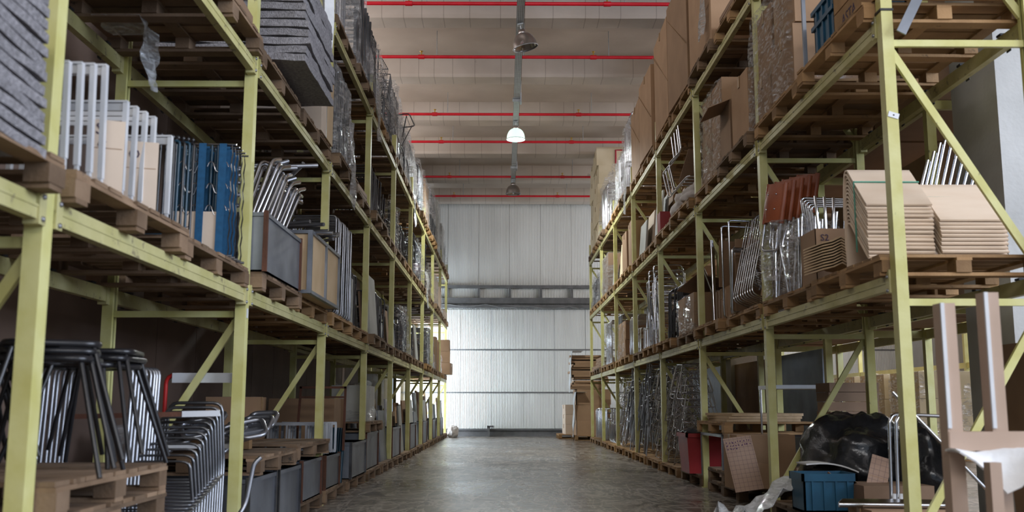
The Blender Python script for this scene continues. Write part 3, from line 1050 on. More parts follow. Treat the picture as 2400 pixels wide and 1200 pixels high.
def wrapped(p, rz, sx, sy, sz, label, content='cartons', m='film', frame=('folded', 'dark_steel'), group=None, taper=0.05, amp=0.03, name='wrapped_load', nf=8, sag=0.0, card='card'):
    t = thing(name, label, 'wrapped load', p, rz, group)
    if content == 'cartons':
        nz = max(1, round(sz / 0.45))
        ny = max(1, round(sy / 0.62))
        for a in range(nz):
            for b in range(ny):
                hh = sz / nz
                link('carton', carton_body(MB(), sx * 0.94 * (1 - taper * a / nz), sy * 0.96 / ny - 0.01, hh - 0.008, 0.008), card, t, (0, -sy / 2 + sy * (b + .5) / ny * 1.0, a * hh))
    elif content == 'frames':
        for i in range(nf):
            y = -sy / 2 + 0.1 + (sy - 0.2) * i / max(1, nf - 1)
            o = frame_obj(frame[0], frame[1], (0, y, 0.01), (RND.uniform(-0.08, 0.08), 0, RND.uniform(-0.1, 0.1)), None, None, t)
            o.scale = (sx / 0.62, 1, sz / (1.0 if frame[0] == 'loop_tall' else 0.86))
    elif content == 'bases':
        for a in range(max(2, int(sz / 0.14))):
            for b in (-1, 1):
                frame_obj(frame[0], frame[1], (0, b * sy / 4, a * 0.12), (0, 0, RND.uniform(-.1, .1)), None, None, t)
    link('plastic_film', film_mesh(sx, sy, sz, crate_uid() * 3.1, amp, taper, sag=sag), m, t)
    return t


def steel_bin(p, rz, sx, sy, h, label, rust=True, group=None):
    t = thing('steel_bin', label, 'bin', p, rz, group)
    th = 0.012
    mb = MB().box(-sx / 2, sx / 2, -sy / 2, sy / 2, 0.0, th)
    link('bin_floor', mb, 'bin', t)
    for q, b in enumerate(((-sx / 2, -sx / 2 + th, -sy / 2, sy / 2), (sx / 2 - th, sx / 2, -sy / 2, sy / 2), (-sx / 2, sx / 2, -sy / 2, -sy / 2 + th), (-sx / 2, sx / 2, sy / 2 - th, sy / 2))):
        link('side_panel', MB().box(*b, 0.0, h), 'bin', t)
    for a in (-1, 1):
        for b in (-1, 1):
            link('corner_post', MB().box(a * sx / 2 - 0.016, a * sx / 2 + 0.016, b * sy / 2 - 0.016, b * sy / 2 + 0.016, -0.0, h + 0.012), 'rust' if rust else 'dark_steel', t)
    link('rim', MB().box(-sx / 2 - .01, sx / 2 + .01, -sy / 2 - .012, -sy / 2 + .012, h - 0.03, h).box(-sx / 2 - .01, sx / 2 + .01, sy / 2 - .012, sy / 2 + .012, h - 0.03, h).box(-sx / 2 - .012, -sx / 2 + .012, -sy / 2, sy / 2, h - 0.03, h).box(sx / 2 - .012, sx / 2 + .012, -sy / 2, sy / 2, h - 0.03, h), 'bin', t)
    return t


def panel(p, rot, w, h, th, m, label, group=None, name='board_panel', cat='panel'):
    """upright board, standing on its long edge: w along y, h up"""
    o = link(name, MB().box(-th / 2, th / 2, -w / 2, w / 2, 0, h), m, None, p, rot)
    return tag(o, label, cat, group)


def ptop(s, k, j, lev):
    if lev == 0:
        x, y, z = slot(s, k, j, 0)
        return x, y, 0.0
    return PALTOP[(s, k, j, lev)]


def at(p, s, toward, along, up=0.0):
    """point 'toward' the aisle and 'along' the rack (away from camera) from p"""
    return (p[0] - s * toward, p[1] + along, p[2] + up)


# ------------------------------------------------------------------ floor pallets under goods
def floor_pallet(s, k, j, grey=True, out=0.0, full=True, note=''):
    x, y, z = slot(s, k, j, 0)
    pallet(x - s * out, y, 0, 'wooden pallet on the floor, %s rack, %s bay, %s place%s' % (RACK[s]['side'], ORD[k + (1 if s < 0 else 0)], 'nearer' if j == 0 else 'farther', note), RND.uniform(-0.02, 0.02), grey, full)
    return (x - s * out, y, PAL_H)


# ------------------------------------------------------------------ generic loads for the farther places
def load(code, s, k, j, lev, **kw):
    p = kw.get('p') or ptop(s, k, j, lev)
    rz = 0 if s < 0 else PI
    w = where(s, k, j, lev) + (', nearer place' if j == 0 else ', farther place')
    dx = lambda a, b, c=0.0: at(p, s, a, b, c)
    h = kw.get('h', 0.9)
    if code == 'WB':
        wrapped(p, rz, 1.02, 1.36, h, 'stretch-wrapped cartons, ' + w, 'cartons', card=kw.get('card', 'card'), m=kw.get('m', 'film'))
    elif code == 'WF':
        wrapped(p, rz, 1.0, 1.38, h, 'film-wrapped metal frames, ' + w, 'frames', m=kw.get('m', 'film'), frame=kw.get('frame', ('folded', 'dark_steel')), nf=kw.get('nf', 9), amp=0.05, taper=kw.get('taper', 0.12), sag=kw.get('sag', 0))
    elif code == 'WBS':
        wrapped(p, rz, 0.98, 1.3, h, 'film-wrapped chrome chair bases, ' + w, 'bases', frame=('wirebase', 'chrome'), amp=0.05)
    elif code == 'C':
        hs = kw.get('sizes', ((0.9, 0.66, h), (0.95, 0.68, h * 0.9)))
        for q, (a, b, c) in enumerate(hs):
            carton(*dx(0.03, -0.36 + 0.71 * q), a, b, c, ('taller' if c >= h else 'lower') + ' brown carton, ' + w, rz + RND.uniform(-.04, .04), kw.get('m', 'card'))
    elif code == 'TB':
        n = kw.get('n', 4)
        for q in range(n):
            carton(*dx(0.02 + RND.uniform(-.02, .02), RND.uniform(-.02, .02), q * h), 0.95, 1.3, h - 0.004, '%s cream carton up the column, %s' % (ORD[q], w), rz + RND.uniform(-.02, .02), 'card_cream')
    elif code == 'FR':
        kd = kw.get('kind', 'loop_mid')
        n = kw.get('n', 12)
        frame_row(kd, kw.get('m', 'chrome'), n, dx(0.12, -0.6), (0, 1.2 / n, 0), (kw.get('lean', -0.12), 0, rz), 'upright metal frame in the row, ' + w, 'frames in the row, ' + w, jit=0.02)
    elif code == 'WC':
        for c in (-1, 1):
            n = kw.get('n', 9)
            for q in range(n):
                frame_obj(kw.get('kind', 'wirebase'), kw.get('m', 'chrome'), dx(0.2 + RND.uniform(-.03, .03), 0.33 * c + RND.uniform(-.02, .02), q * kw.get('dz', 0.085)), (RND.uniform(-.06, .06), RND.uniform(-.06, .06), rz + RND.uniform(-.15, .15)), '%s chair frame up the %s pile, %s' % (ORD[q], 'nearer' if c < 0 else 'farther', where(s, k, j, lev) + (' near' if j == 0 else ' far')), 'chair frame piles, ' + w)
    elif code == 'PL':
        n = kw.get('n', 5)
        for q in range(n):
            mm = kw.get('mats', ('panel_grey', 'panel_brown', 'white_paint', 'bin', 'ply_edge'))[q % 5]
            hh = h * RND.uniform(0.7, 1.05)
            ww = RND.uniform(0.45, 0.9)
            panel(dx(0.44 - 0.12 * q, RND.uniform(-.3, .3)), (0, -s * -0.08, 0), ww, hh, 0.03, mm, '%s %s board counted from the aisle, %s' % (ORD[q], mm.replace('_', ' ').replace('bin', 'steel').replace('panel ', '').replace('ply edge', 'plywood'), w), 'boards, ' + w)
    elif code == 'BIN':
        steel_bin(p, rz, 1.0, 1.3, h, 'grey sheet-steel bin, ' + w, kw.get('rust', True))
    elif code == 'LOW':
        for q in range(kw.get('n', 4)):
            o = link('board_stack', MB().box(-.5, .5, -.66, .66, 0, 0.05), kw.get('m', 'panel_brown'), None, dx(0, RND.uniform(-.02, .02), q * 0.052), (0, 0, RND.uniform(-.02, .02)))
            tag(o, '%s board up in the low pile, %s' % (ORD[q], w), 'board', 'low piles of boards')
            o.name = 'flat_board'
    elif code == 'BK':
        for a in range(kw.get('n', 3)):
            for b in (-1, 1):
                frame_obj('basket', kw.get('m', 'dark_steel'), dx(0.15, 0.34 * b + RND.uniform(-.03, .03), a * 0.3), (RND.uniform(-.05, .05), RND.uniform(-.05, .05), RND.uniform(-.1, .1)), '%s wire basket up the %s column, %s' % (ORD[a], 'nearer' if b < 0 else 'farther', where(s, k, j, lev)), 'wire baskets, ' + w)
    elif code == 'TUB':
        for q in range(kw.get('n', 12)):
            L = RND.uniform(0.7, 1.1)
            o = link('steel_tube', MB().tube([(0, 0, 0), (0.02, 0.05, L)], 0.013, 6), kw.get('m', 'steel'), None, dx(0.3 - 0.04 * (q % 5), -0.55 + 1.1 * q / 12), (RND.uniform(-.15, .1), RND.uniform(-.12, .12), 0))
            tag(o, ORD[q] + ' leaning steel tube from the camera, ' + where(s, k, j, lev), 'tube', 'leaning tubes, ' + w)


PLAN = [
    # left rack, lower shelf
    ('FR', -1, 2, 1, 1, dict(kind='folded', m='dark_steel', n=11, lean=-0.22)),
    ('PL', -1, 3, 0, 1, dict(h=0.85, n=5)), ('FR', -1, 3, 1, 1, dict(kind='folded', m='dark_steel', n=10)),
    ('PL', -1, 4, 0, 1, dict(h=0.9, n=4)), ('WF', -1, 4, 1, 1, dict(h=0.9)),
    ('FR', -1, 5, 0, 1, dict(kind='rect', m='dark_steel', n=9)), ('PL', -1, 5, 1, 1, dict(h=0.9, n=4)),
    ('FR', -1, 6, 0, 1, dict(kind='sled', m='dark_steel', n=7)), ('WF', -1, 6, 1, 1, dict(h=1.0)),
    ('WF', -1, 7, 0, 1, dict(h=1.0, frame=('loop_tall', 'steel'))), ('C', -1, 7, 1, 1, dict(h=0.95)),
    # left rack, middle shelf
    ('LOW', -1, 0, 0, 2, dict(n=5)), ('LOW', -1, 0, 1, 2, dict(n=3)),
    ('WF', -1, 2, 0, 2, dict(h=1.1, m='film_thick', frame=('loop_tall', 'dark_steel'))), ('LOW', -1, 2, 1, 2, dict(n=3)),
    ('FR', -1, 3, 0, 2, dict(kind='loop_mid', m='dark_steel', n=9)), ('FR', -1, 3, 1, 2, dict(kind='sled', m='dark_steel', n=8)),
    ('WF', -1, 4, 0, 2, dict(h=0.85, frame=('sled', 'dark_steel'))), ('FR', -1, 4, 1, 2, dict(kind='folded', m='black', n=9, lean=-0.3)),
    ('BK', -1, 5, 0, 2, dict(n=3)), ('WF', -1, 5, 1, 2, dict(h=1.0)),
    ('BK', -1, 6, 0, 2, dict(n=4)), ('WBS', -1, 6, 1, 2, dict(h=0.9)),
    ('WB', -1, 7, 0, 2, dict(h=0.8, card='card_light')), ('C', -1, 7, 1, 2, dict(h=0.8, m='card_light')),
    # left rack, top shelf
    ('WF', -1, 1, 0, 3, dict(h=0.9)), ('LOW', -1, 1, 1, 3, dict(n=3)),
    ('WF', -1, 2, 0, 3, dict(h=1.3, frame=('loop_tall', 'steel'), m='film')), ('WF', -1, 2, 1, 3, dict(h=1.35, frame=('rect', 'dark_steel'), m='film_thick')),
    ('WF', -1, 3, 0, 3, dict(h=1.2, frame=('loop_tall', 'dark_steel'))), ('BK', -1, 3, 1, 3, dict(n=4)),
    ('WF', -1, 4, 0, 3, dict(h=1.45, frame=('sled', 'dark_steel'), m='film_thick')), ('WF', -1, 4, 1, 3, dict(h=1.25, frame=('sled', 'dark_steel'), m='film_thick')),
    ('WF', -1, 5, 0, 3, dict(h=1.3, m='film_thick')), ('WF', -1, 5, 1, 3, dict(h=1.2, m='film')),
    ('WB', -1, 6, 0, 3, dict(h=1.1, m='film_thick')), ('WF', -1, 6, 1, 3, dict(h=1.2, m='film', frame=('basket', 'dark_steel'))),
    ('WF', -1, 7, 0, 3, dict(h=1.7, m='film')), ('WB', -1, 7, 1, 3, dict(h=1.6, m='film_thick', card='panel_grey')),
    ('WF', -1, 8, 0, 1, dict(h=0.9)), 
    ('WF', -1, 8, 0, 2, dict(h=0.9, frame=('sled', 'chrome'))), ('LOW', -1, 8, 1, 2, dict(n=6, m='card_light')),
    ('WB', -1, 8, 0, 3, dict(h=1.2, m='film_thick', card='panel_grey')), ('WF', -1, 8, 1, 3, dict(h=1.0)),
    # right rack, lower shelf
    ('FR', 1, 2, 1, 1, dict(kind='folded', m='dark_steel', n=11)),
    ('WC', 1, 3, 0, 1, dict(kind='folded', m='chrome', n=7, dz=0.09)), ('FR', 1, 3, 1, 1, dict(kind='sled', m='chrome', n=9)),
    ('FR', 1, 4, 0, 1, dict(kind='folded', m='chrome', n=12, lean=0.15)), ('WB', 1, 4, 1, 1, dict(h=0.8)),
    ('FR', 1, 5, 0, 1, dict(kind='loop_tall', m='steel', n=12)), ('WF', 1, 5, 1, 1, dict(h=1.0, frame=('loop_tall', 'chrome'))),
    ('LOW', 1, 6, 0, 1, dict(n=5, m='card')), ('LOW', 1, 6, 1, 1, dict(n=2, m='card')),
    # right rack, middle shelf
    ('PL', 1, 3, 0, 2, dict(h=1.0, n=5, mats=('white_paint', 'panel_grey', 'card', 'panel_brown', 'white_paint'))),
    ('PL', 1, 3, 1, 2, dict(h=0.9, n=4, mats=('panel_grey', 'card_light', 'panel_brown', 'white_paint', 'card'))),
    ('C', 1, 4, 0, 2, dict(h=0.9)), ('PL', 1, 4, 1, 2, dict(h=1.0, n=4, mats=('card_cream', 'panel_brown', 'card', 'white_paint', 'card'))),
    ('PL', 1, 5, 0, 2, dict(h=0.8, n=3)), ('WB', 1, 5, 1, 2, dict(h=1.0, m='film_thick', card='panel_brown')),
    ('WF', 1, 6, 0, 2, dict(h=0.9, frame=('loop_tall', 'chrome'))), ('WF', 1, 6, 1, 2, dict(h=0.9)),
    # right rack, top shelf
    ('LOW', 1, 1, 0, 3, dict(n=3)), 
    ('WF', 1, 4, 0, 3, dict(h=1.45, frame=('loop_tall', 'chrome'))), ('WF', 1, 4, 1, 3, dict(h=1.25, frame=('sled', 'chrome'), m='film_thick')),
    ('WBS', 1, 5, 0, 3, dict(h=1.3)), ('WF', 1, 5, 1, 3, dict(h=1.3, frame=('folded', 'chrome'))),
]
for code, s, k, j, lev, kw in PLAN:
    load(code, s, k, j, lev, **kw)


# ------------------------------------------------------------------ left rack, lower shelf, close up
LZ = BEAM_Z[1] + BEAM_H + PAL_H      # top of the lower-shelf pallets


def mat_slab(p, sx, sy, th, seed, label, group, rot=(0, 0, 0), name='quilted_mat'):
    nx, ny = 14, 14
    rows = []
    for i in range(nx + 1):
        r = []
        for j in range(ny + 1):
            x, y = (i / nx - .5) * sx, (j / ny - .5) * sy
            ed = min(i, nx - i, j, ny - j)
            z = 0.012 * noise.noise((x * 4 + seed, y * 4, seed)) + 0.006 * math.sin(y * 26) * (1 if ed else 0) - (0.012 if ed == 0 else 0)
            r.append((x + 0.012 * noise.noise((y * 5, seed, 1)), y + 0.02 * noise.noise((x * 5, seed, 7)), z))
        rows.append(r)
    o = link(name, MB().sheet(rows, th), 'mat', None, p, rot)
    return tag(o, label, 'mat', group)


for q in range(15):     # folded grey mats leaning on the pallet before the nearest post
    mat_slab((-2.22 + 0.004 * q, 3.1 - 0.013 * q, LZ + 0.03 + 0.046 * q), 0.95, 1.25, 0.034, q * 1.7, '%s grey quilted mat up the pile left of the nearest post' % ORD[q], 'grey mats by the nearest post', (-0.05, 0.02, 0.02))


def alu_frame(x, y, z, h, lean, label, w=0.55, group='aluminium leg frames'):
    """pair of square legs with a flat top plate running back into the rack"""
    t = thing('aluminium_trestle', label, 'frame', (x, y, z), 0, group, rot=(lean, 0, 0))
    for xx in (0.0, -w):
        link('leg', MB().box(xx - 0.011, xx + 0.011, -0.015, 0.015, 0, h), 'alu', t)
    link('top_plate', MB().box(-w - 0.01, 0.01, -0.018, 0.018, h, h + 0.01).box(-w, 0, -0.008, 0.008, h - 0.04, h), 'alu', t)
    link('foot', MB().box(-0.007, 0.007, -0.012, 0.012, -0.06, 0), 'alu', t)
    return t


for q in range(4):
    alu_frame(-1.86, 4.12 + 0.13 * q, LZ + 0.062, 0.41 + 0.04 * q, 0.05, '%s of the taller aluminium leg frames beside the nearest left post' % ORD[q])
for q in range(4):
    alu_frame(-1.86, 4.76 + 0.13 * q, LZ + 0.062, 0.44 + 0.012 * q, 0.0, '%s of the shorter aluminium leg frames behind the marked cardboard' % ORD[q])
alu_frame(-1.84, 5.36, LZ + 0.062, 0.43, 0, 'end aluminium leg frame next to the black spring frames', 0.6)


def card_sheet(p, rot, w, h, label, marks=(), m='card_light', th=0.008):
    t = thing('cardboard_sheet', label, 'cardboard', p, 0, 'loose cardboard sheets', rot=rot)
    link('sheet', MB().box(-w / 2, w / 2, -th / 2, th / 2, 0, h), m, t)
    link('fold_line', MB().box(-w / 2 + .01, w / 2 - .01, -th / 2 - 0.001, -th / 2, h * 0.62, h * 0.62 + 0.004), 'card', t)
    for txt, x, z, sz, ink in marks:
        label_text(txt, sz, ink, t, (x, -th / 2 - 0.0015, z), (PI / 2, 0, 0))
    return t


card_sheet((-1.88, 4.60, LZ + 0.002), (0.06, 0, 0.35), 0.16, 0.36, 'cardboard sheet with marker letters between the aluminium frames', (('S', -0.05, 0.29, 0.08, 'ink'), ('C', -0.04, 0.22, 0.06, 'ink')))
card_sheet((-1.87, 5.02, LZ + 0.002), (0.04, 0, 0.3), 0.17, 0.37, 'cardboard sheet marked with a circle beside the shorter aluminium frames', (('O', -0.06, 0.28, 0.07, 'ink'),))
for q in range(5):     # black spring frames
    t = thing('spring_seat', '%s black seat frame with ball-ended rods, lower left shelf' % ORD[q], 'frame', (-2.12, 5.62 + 0.09 * q, LZ), 0, 'black seat frames', rot=(-0.03, 0, 0.0))
    h = 0.56 + 0.02 * q
    link('frame', cached('spf%d' % q, lambda: me_loop(0.42, h, 0.009, 0.02).mesh('frame')), 'teal_tube' if q % 2 else 'black', t)
    for xx in (-0.1, 0.1):
        link('rod', MB().tube([(xx, 0, 0.02), (xx, 0, h + 0.02)], 0.008, 6).lathe([(0, h + .045), (.014, h + .03), (0, h + .012)], 8, (xx, 0, 0)), 'black', t)
    link('ball_end', MB().lathe([(0, h + .03), (.014, h + .012), (0, h - .005)], 8, (0.2, 0, 0)), 'black', t)
me_zig = None
for q in range(5):     # sprung chair seats with blue webbing, facing the camera
    y = 6.56 + 0.08 * q
    h = 0.78
    w = 0.36
    t = thing('sprung_seat', ('front' if q == 0 else ORD[q]) + ' sprung seat frame with blue webbing, ' + ('cardboard tucked behind its straps' if q == 0 else 'seat %d places behind the front one' % q if False else ORD[q] + ' behind the front one'), 'seat frame', (-2.02, y, LZ), 0, 'sprung seats with blue webbing', rot=(-0.02, 0, 0.06))
    link('side_rail', MB().bar((-w / 2, 0, 0), (-w / 2, 0, h), 0.022, 0.03, (1, 0, 0)), 'teal_tube', t)
    link('side_rail', MB().raw(*(lambda: ([(w / 2 + (0.008 if i % 2 else 0), (-0.02, 0.02, 0.02, -0.02)[f], h * i / 12) for i in range(13) for f in range(4)], [(i * 4 + f, i * 4 + (f + 1) % 4, i * 4 + 4 + (f + 1) % 4, i * 4 + 4 + f) for i in range(12) for f in range(4)]))()), 'dark_steel', t)
    link('top_rod', MB().tube([(-w / 2 - 0.02, 0, h), (w / 2 + 0.03, 0, h)], 0.007, 6), 'chrome', t)
    link('bottom_rod', MB().tube([(-w / 2 - 0.02, 0, 0.012), (w / 2 + 0.03, 0, 0.012)], 0.009, 6), 'steel', t)
    for xx in (-0.01, 0.125):
        link('blue_strap', MB().box(xx - 0.024, xx + 0.024, -0.022, -0.017, 0.0, h), 'blue_strap', t)
    for xx in (-0.13, -0.085, 0.045, 0.085):
        link('vertical_rod', MB().tube([(xx, 0.012, 0), (xx, 0.012, h)], 0.009, 6), 'teal_tube', t)
    if q < 2:
        for zz in (0.62, 0.47, 0.32):
            for x0 in (-0.165, 0.025):
                pts = []
                for i in range(19):
                    a = i / 18
                    pts.append((x0 + 0.14 * a, -0.012, zz + 0.035 * math.copysign(abs(math.sin(a * 3 * PI)) ** 0.6, math.sin(a * 3 * PI))))
                link('zigzag_spring', MB().tube(pts, 0.004, 5), 'chrome', t)
    if q == 0:
        link('cardboard_backing', MB().box(-w / 2 - 0.01, w / 2 - 0.035, -0.013, -0.006, -0.005, 0.31), 'card_light', t)
        label_text('LU', 0.06, 'ink', t, (-0.14, -0.0145, 0.2), (PI / 2, 0, 0))

# left rack, lower shelf, second bay: steel bin of bent tubes, framed plywood crate, loop frames
p = (-2.27, 7.9, LZ)
steel_bin((-2.25, 7.86, LZ), 0, 1.0, 1.24, 0.44, 'dark steel bin with rusty corners full of bent tubes, third left bay')
ME_BENT = [MB().tube(fil([(0, 0, -0.45), (0, 0, 0.36), (0.05 * a, 0.16 + .08 * b, 0.46)], 0.06, 4), 0.017, 8).mesh('bent_tube') for a, b in ((0, 0), (1, 1), (-1, 1), (0.5, 2))]
for q in range(20):
    me = ME_BENT[q % 4]
    o = link('bent_tube', me, 'chrome', None, (-1.84 - 0.1 * (q % 2), 7.32 + 0.052 * q, LZ + 0.55 - 0.004 * q), (-0.3 + RND.uniform(-.04, .04), 0.25 + RND.uniform(-.05, .05), RND.uniform(-.1, .1)))
    tag(o, 'bent steel tube standing in the dark steel bin, %s from the camera' % ORD[q], 'tube', 'bent tubes in the steel bin')
for q in range(9):
    o = link('loose_tube', MB().tube([(-0.33, 0, 0), (0.33, 0, 0)], 0.018, 8), 'steel', None, (-2.1 + RND.uniform(-.1, .25), 7.6 + q * 0.16, LZ + 0.84 + 0.05 * (q % 4)), (RND.uniform(-.2, .2), -0.25 + RND.uniform(-.25, .25), RND.uniform(-.9, .9)))
    tag(o, '%s loose straight tube lying over the bent tubes in the bin' % ORD[q], 'tube', 'loose tubes on the steel bin')
t = thing('plywood_crate', 'plywood crate in a grey steel frame heaped with tubes, third left bay', 'crate', (-2.2, 9.42, LZ))
for (x0, x1, y0, y1) in ((-.5, .5, -.74, -.725), (-.5, .5, .725, .74)):
    link('end_panel', MB().box(x0, x1, y0, y1, 0.02, 0.54), 'ply_edge', t)
for y0, y1 in ((-.73, -.01), (.01, .73)):
    link('side_panel', MB().box(.485, .5, y0, y1, 0.02, 0.54), 'ply_edge', t)
    link('side_panel', MB().box(-.5, -.485, y0, y1, 0.02, 0.54), 'ply_edge', t)
for yy_ in (-.745, 0, .745):
    for xx in (.5, -.5):
        link('frame_post', MB().box(xx - 0.02, xx + 0.02, yy_ - 0.02, yy_ + 0.02, 0, 0.56), 'bin', t)
for zz in (0.0, 0.53):
    for xx in (.5, -.5):
        link('frame_rail', MB().box(xx - 0.018, xx + 0.018, -.745, .745, zz, zz + 0.03), 'bin', t)
    for yy_ in (-.745, .745):
        link('frame_rail', MB().box(-.5, .5, yy_ - 0.018, yy_ + 0.018, zz, zz + 0.03), 'bin', t)
link('crate_floor', MB().box(-.49, .49, -.73, .73, 0.005, 0.02), 'ply_edge', t)
for q in range(14):
    o = link('heaped_tube', MB().tube([(-0.42, 0, 0), (0.42, 0, 0)], 0.018, 8), 'steel', None, (-2.05 + RND.uniform(-.15, .15), 8.85 + (q % 7) * 0.18, LZ + 0.58 + 0.045 * (q // 4)), (0, RND.uniform(-.12, .08), RND.uniform(-.7, .1)))
    tag(o, '%s straight tube of the heap on the plywood crate' % ORD[q], 'tube', 'tubes heaped on the plywood crate')
p = PALTOP[(-1, 2, 0, 1)]
frame_row('loop_tall', 'steel', 12, (-2.06, 10.65, LZ), (0, 0.095, 0), (-0.02, 0, 0), 'tall rounded loop frame behind the plywood crate, fourth left bay', 'tall loop frames')
panel((-1.86, 11.9, LZ), (0, 0, 0), 0.55, 0.56, 0.03, 'galv', 'speckled galvanised sheet standing beside the tall loop frames', None, 'galvanised_sheet', 'sheet')
panel((-2.0, 12.0, LZ), (0, -0.05, 0), 0.5, 0.62, 0.03, 'dark_steel', 'dark steel sheet behind the speckled galvanised sheet', None, 'steel_sheet', 'sheet')

# ------------------------------------------------------------------ left rack, middle and top shelves, close up
MZ = BEAM_Z[2] + BEAM_H + PAL_H
TZ = BEAM_Z[3] + BEAM_H + PAL_H
for q in range(11):
    mat_slab((-2.18 + RND.uniform(-.02, .02), 8.3 - 0.015 * q, MZ + 0.09 + 0.066 * q), 1.2, 1.25, 0.056, 40 + q * 2.3, '%s grey wire-quilted mat up the big pile on the middle left shelf' % ORD[q], 'grey mats on the middle shelf', (0.0, 0.015, RND.uniform(-.02, .02)), 'wire_quilted_mat')
for q in range(4):
    t = thing('webbed_seat', '%s dark webbed frame lying on top of the big mat pile' % ORD[q], 'frame', (-2.3, 8.35, MZ + 0.81 + 0.05 * q), 0.02 * q, 'webbed frames on the mats')
    link('rail_loop', MB().tube(fil([(-.5, -.6, 0.016), (.5, -.6, 0.016), (.5, .6, 0.016), (-.5, .6, 0.016)], 0.05, 3, True), 0.016, 6, True), 'dark_steel', t)
    for xx in (-.3, 0, .3):
        link('blue_strap', MB().box(xx - .03, xx + .03, -.6, .6, 0.03, 0.034), 'blue_strap', t)
t = thing('plywood_crate', 'pale plywood box with grey edge strip, middle left shelf behind the mats', 'crate', (-2.3, 9.9, MZ))
for q, (y0, y1, m_) in enumerate(((-.36, -.08, 'card_light'), (-.08, -.05, 'bin'), (-.05, .3, 'ply_edge'))):
    link('side_panel', MB().box(-.5, .5, y0, y1, 0, 0.72), m_, t)
# pale foam strip hanging off the top shelf
pts = []
for i in range(13):
    a = i / 12
    r = []
    for j in range(5):
        r.append((-1.76 + 0.05 * math.sin(a * 2.4) + 0.02 * j, 9.0 + 0.09 * a + 0.03 * (j - 2) * 0.6, TZ + 0.1 - 1.0 * a))
    pts.append(r)
tag(link('foam_strip', MB().sheet(pts, 0.035), 'foam', None), 'long pale foam strip hanging down past the top left shelf', 'foam strip')


M['white_sheet'] = mat('white_plastic_sheet', (0.62, 0.64, 0.66), (0.74, 0.76, 0.78), 0.25, 0, 5, 0.4, 12)


def film_tail(p, w, h, label, s=-1, m='film_thick'):
    rows = []
    for i in range(-2, 9):
        r = []
        for j in range(7):
            a, b = max(i, 0) / 8, j / 6 - .5
            r.append((p[0] - s * 0.06 * noise.noise((a * 3, b * 4, p[1])) - s * 0.05 * a + (s * .16 * -i if i < 0 else 0), p[1] + b * w * (1 - 0.5 * a) + 0.04 * noise.noise((a * 4, p[0], b)), p[2] - h * a))
        rows.append(r)
    return tag(link('film_scrap', MB().sheet(rows, 0.003), m), label, 'plastic film', 'loose film scraps')


film_tail((-1.73, 11.0, MZ + 0.5), 0.35, 1.0, 'torn grey film hanging over the middle left beam by the third post')
film_tail((-1.74, 13.2, TZ + 0.2), 0.4, 0.9, 'torn film hanging over the top left beam past the third post')
film_tail((-2.42, 6.5, MZ - 0.13), 0.35, 0.45, 'torn clear film dangling under the middle left shelf in the second bay')
film_tail((-1.75, 19.0, TZ + 0.3), 0.6, 1.1, 'torn clear film hanging over the top left beam near the fifth post')
film_tail((-1.75, 22.5, MZ + 0.3), 0.6, 0.8, 'torn clear film hanging over the middle left beam near the sixth post')
film_tail((2.44, 19.3, TZ + 0.5), 0.6, 1.0, 'crumpled clear film hanging over the top right beam', 1)
# bowed wire guard on the top shelf
t = thing('wire_guard', 'bent wire guard sticking out above the wrapped loads, top left shelf', 'wire frame', (-2.3, 18.2, TZ + 0.95))
link('rim', MB().tube(fil([(-.4, -.3, 0), (.55, -.35, .15), (.6, .35, .1), (-.4, .3, 0)], .1, 3, True), 0.012, 6, True), 'dark_steel', t)
link('stay', MB().tube([(.5, -.3, .12), (.35, 0, -.45), (.55, .3, .1)], 0.01, 6), 'dark_steel', t)
for q in range(5):
    link('wire', MB().tube([(-.3 + .2 * q, -.32, .03 + .02 * q), (-.3 + .2 * q, .32, .03 + .02 * q)], 0.005, 4), 'dark_steel', t)
for q in range(3):
    t = thing('steel_hoop', '%s steel hoop leaning on the wrapped loads, top left shelf' % ORD[q], 'hoop', (-1.93, 17.4 + 0.8 * q, TZ), 0, 'steel hoops')
    link('ring', MB().tube([(0.05 * math.cos(a * PI / 12), 0.26 * math.cos(a * PI / 12), 0.28 + 0.28 * math.sin(a * PI / 12)) for a in range(24)], 0.013, 6, True), 'dark_steel', t)

# ------------------------------------------------------------------ left floor
bz = 0.0
for q in range(4):
    pallet(-2.36, 4.78, 0.14 * q, '%s pallet up the stack under the black stools' % ORD[q], RND.uniform(-.01, .01), True)
pallet(-2.34, 4.76, 0.56, 'top pallet of the stack carrying the black stools', 0.03, True)


def black_stool(x, y, z, rz, label, tilt=0.0):
    t = thing('black_stool', label, 'stool', (x, y, z), rz, 'black stool frames', rot=(tilt, 0, rz))
    w, h = 0.38, 0.5
    link('seat_ring', cached('stool_ring', lambda: MB().tube(fil([(-w / 2, -w / 2, h), (w / 2, -w / 2, h), (w / 2, w / 2, h), (-w / 2, w / 2, h)], 0.08, 4, True), 0.016, 7, True).mesh('seat_ring')), 'black', t)
    link('seat_plate', cached('stool_plate', lambda: MB().box(-w / 2 + .02, w / 2 - .02, -.03, .03, h - .012, h + .004).box(-.03, .03, -w / 2 + .02, w / 2 - .02, h - .012, h + .004).mesh('seat_plate')), 'black', t)
    for a in (-1, 1):
        for b in (-1, 1):
            link('leg', cached('stool_leg%d%d' % (a, b), lambda: MB().tube([(a * w * .42, b * w * .42, h), (a * (w / 2 + .1), b * (w / 2 + .1), 0)], 0.0115, 7).mesh('leg')), 'black', t)
    return t


for c, (x, y, rz) in enumerate(((-2.02, 4.5, 0.2), (-2.1, 5.16, -0.15), (-2.55, 4.7, 0.5))):
    for q in range(3):
        black_stool(x + RND.uniform(-.02, .02), y + RND.uniform(-.02, .02), 0.702 + 0.034 * q, rz + 0.16 * q, '%s stool up the %s black stack, left floor pallets' % (ORD[q], ['nearest', 'farther', 'rear'][c]), 0.0)
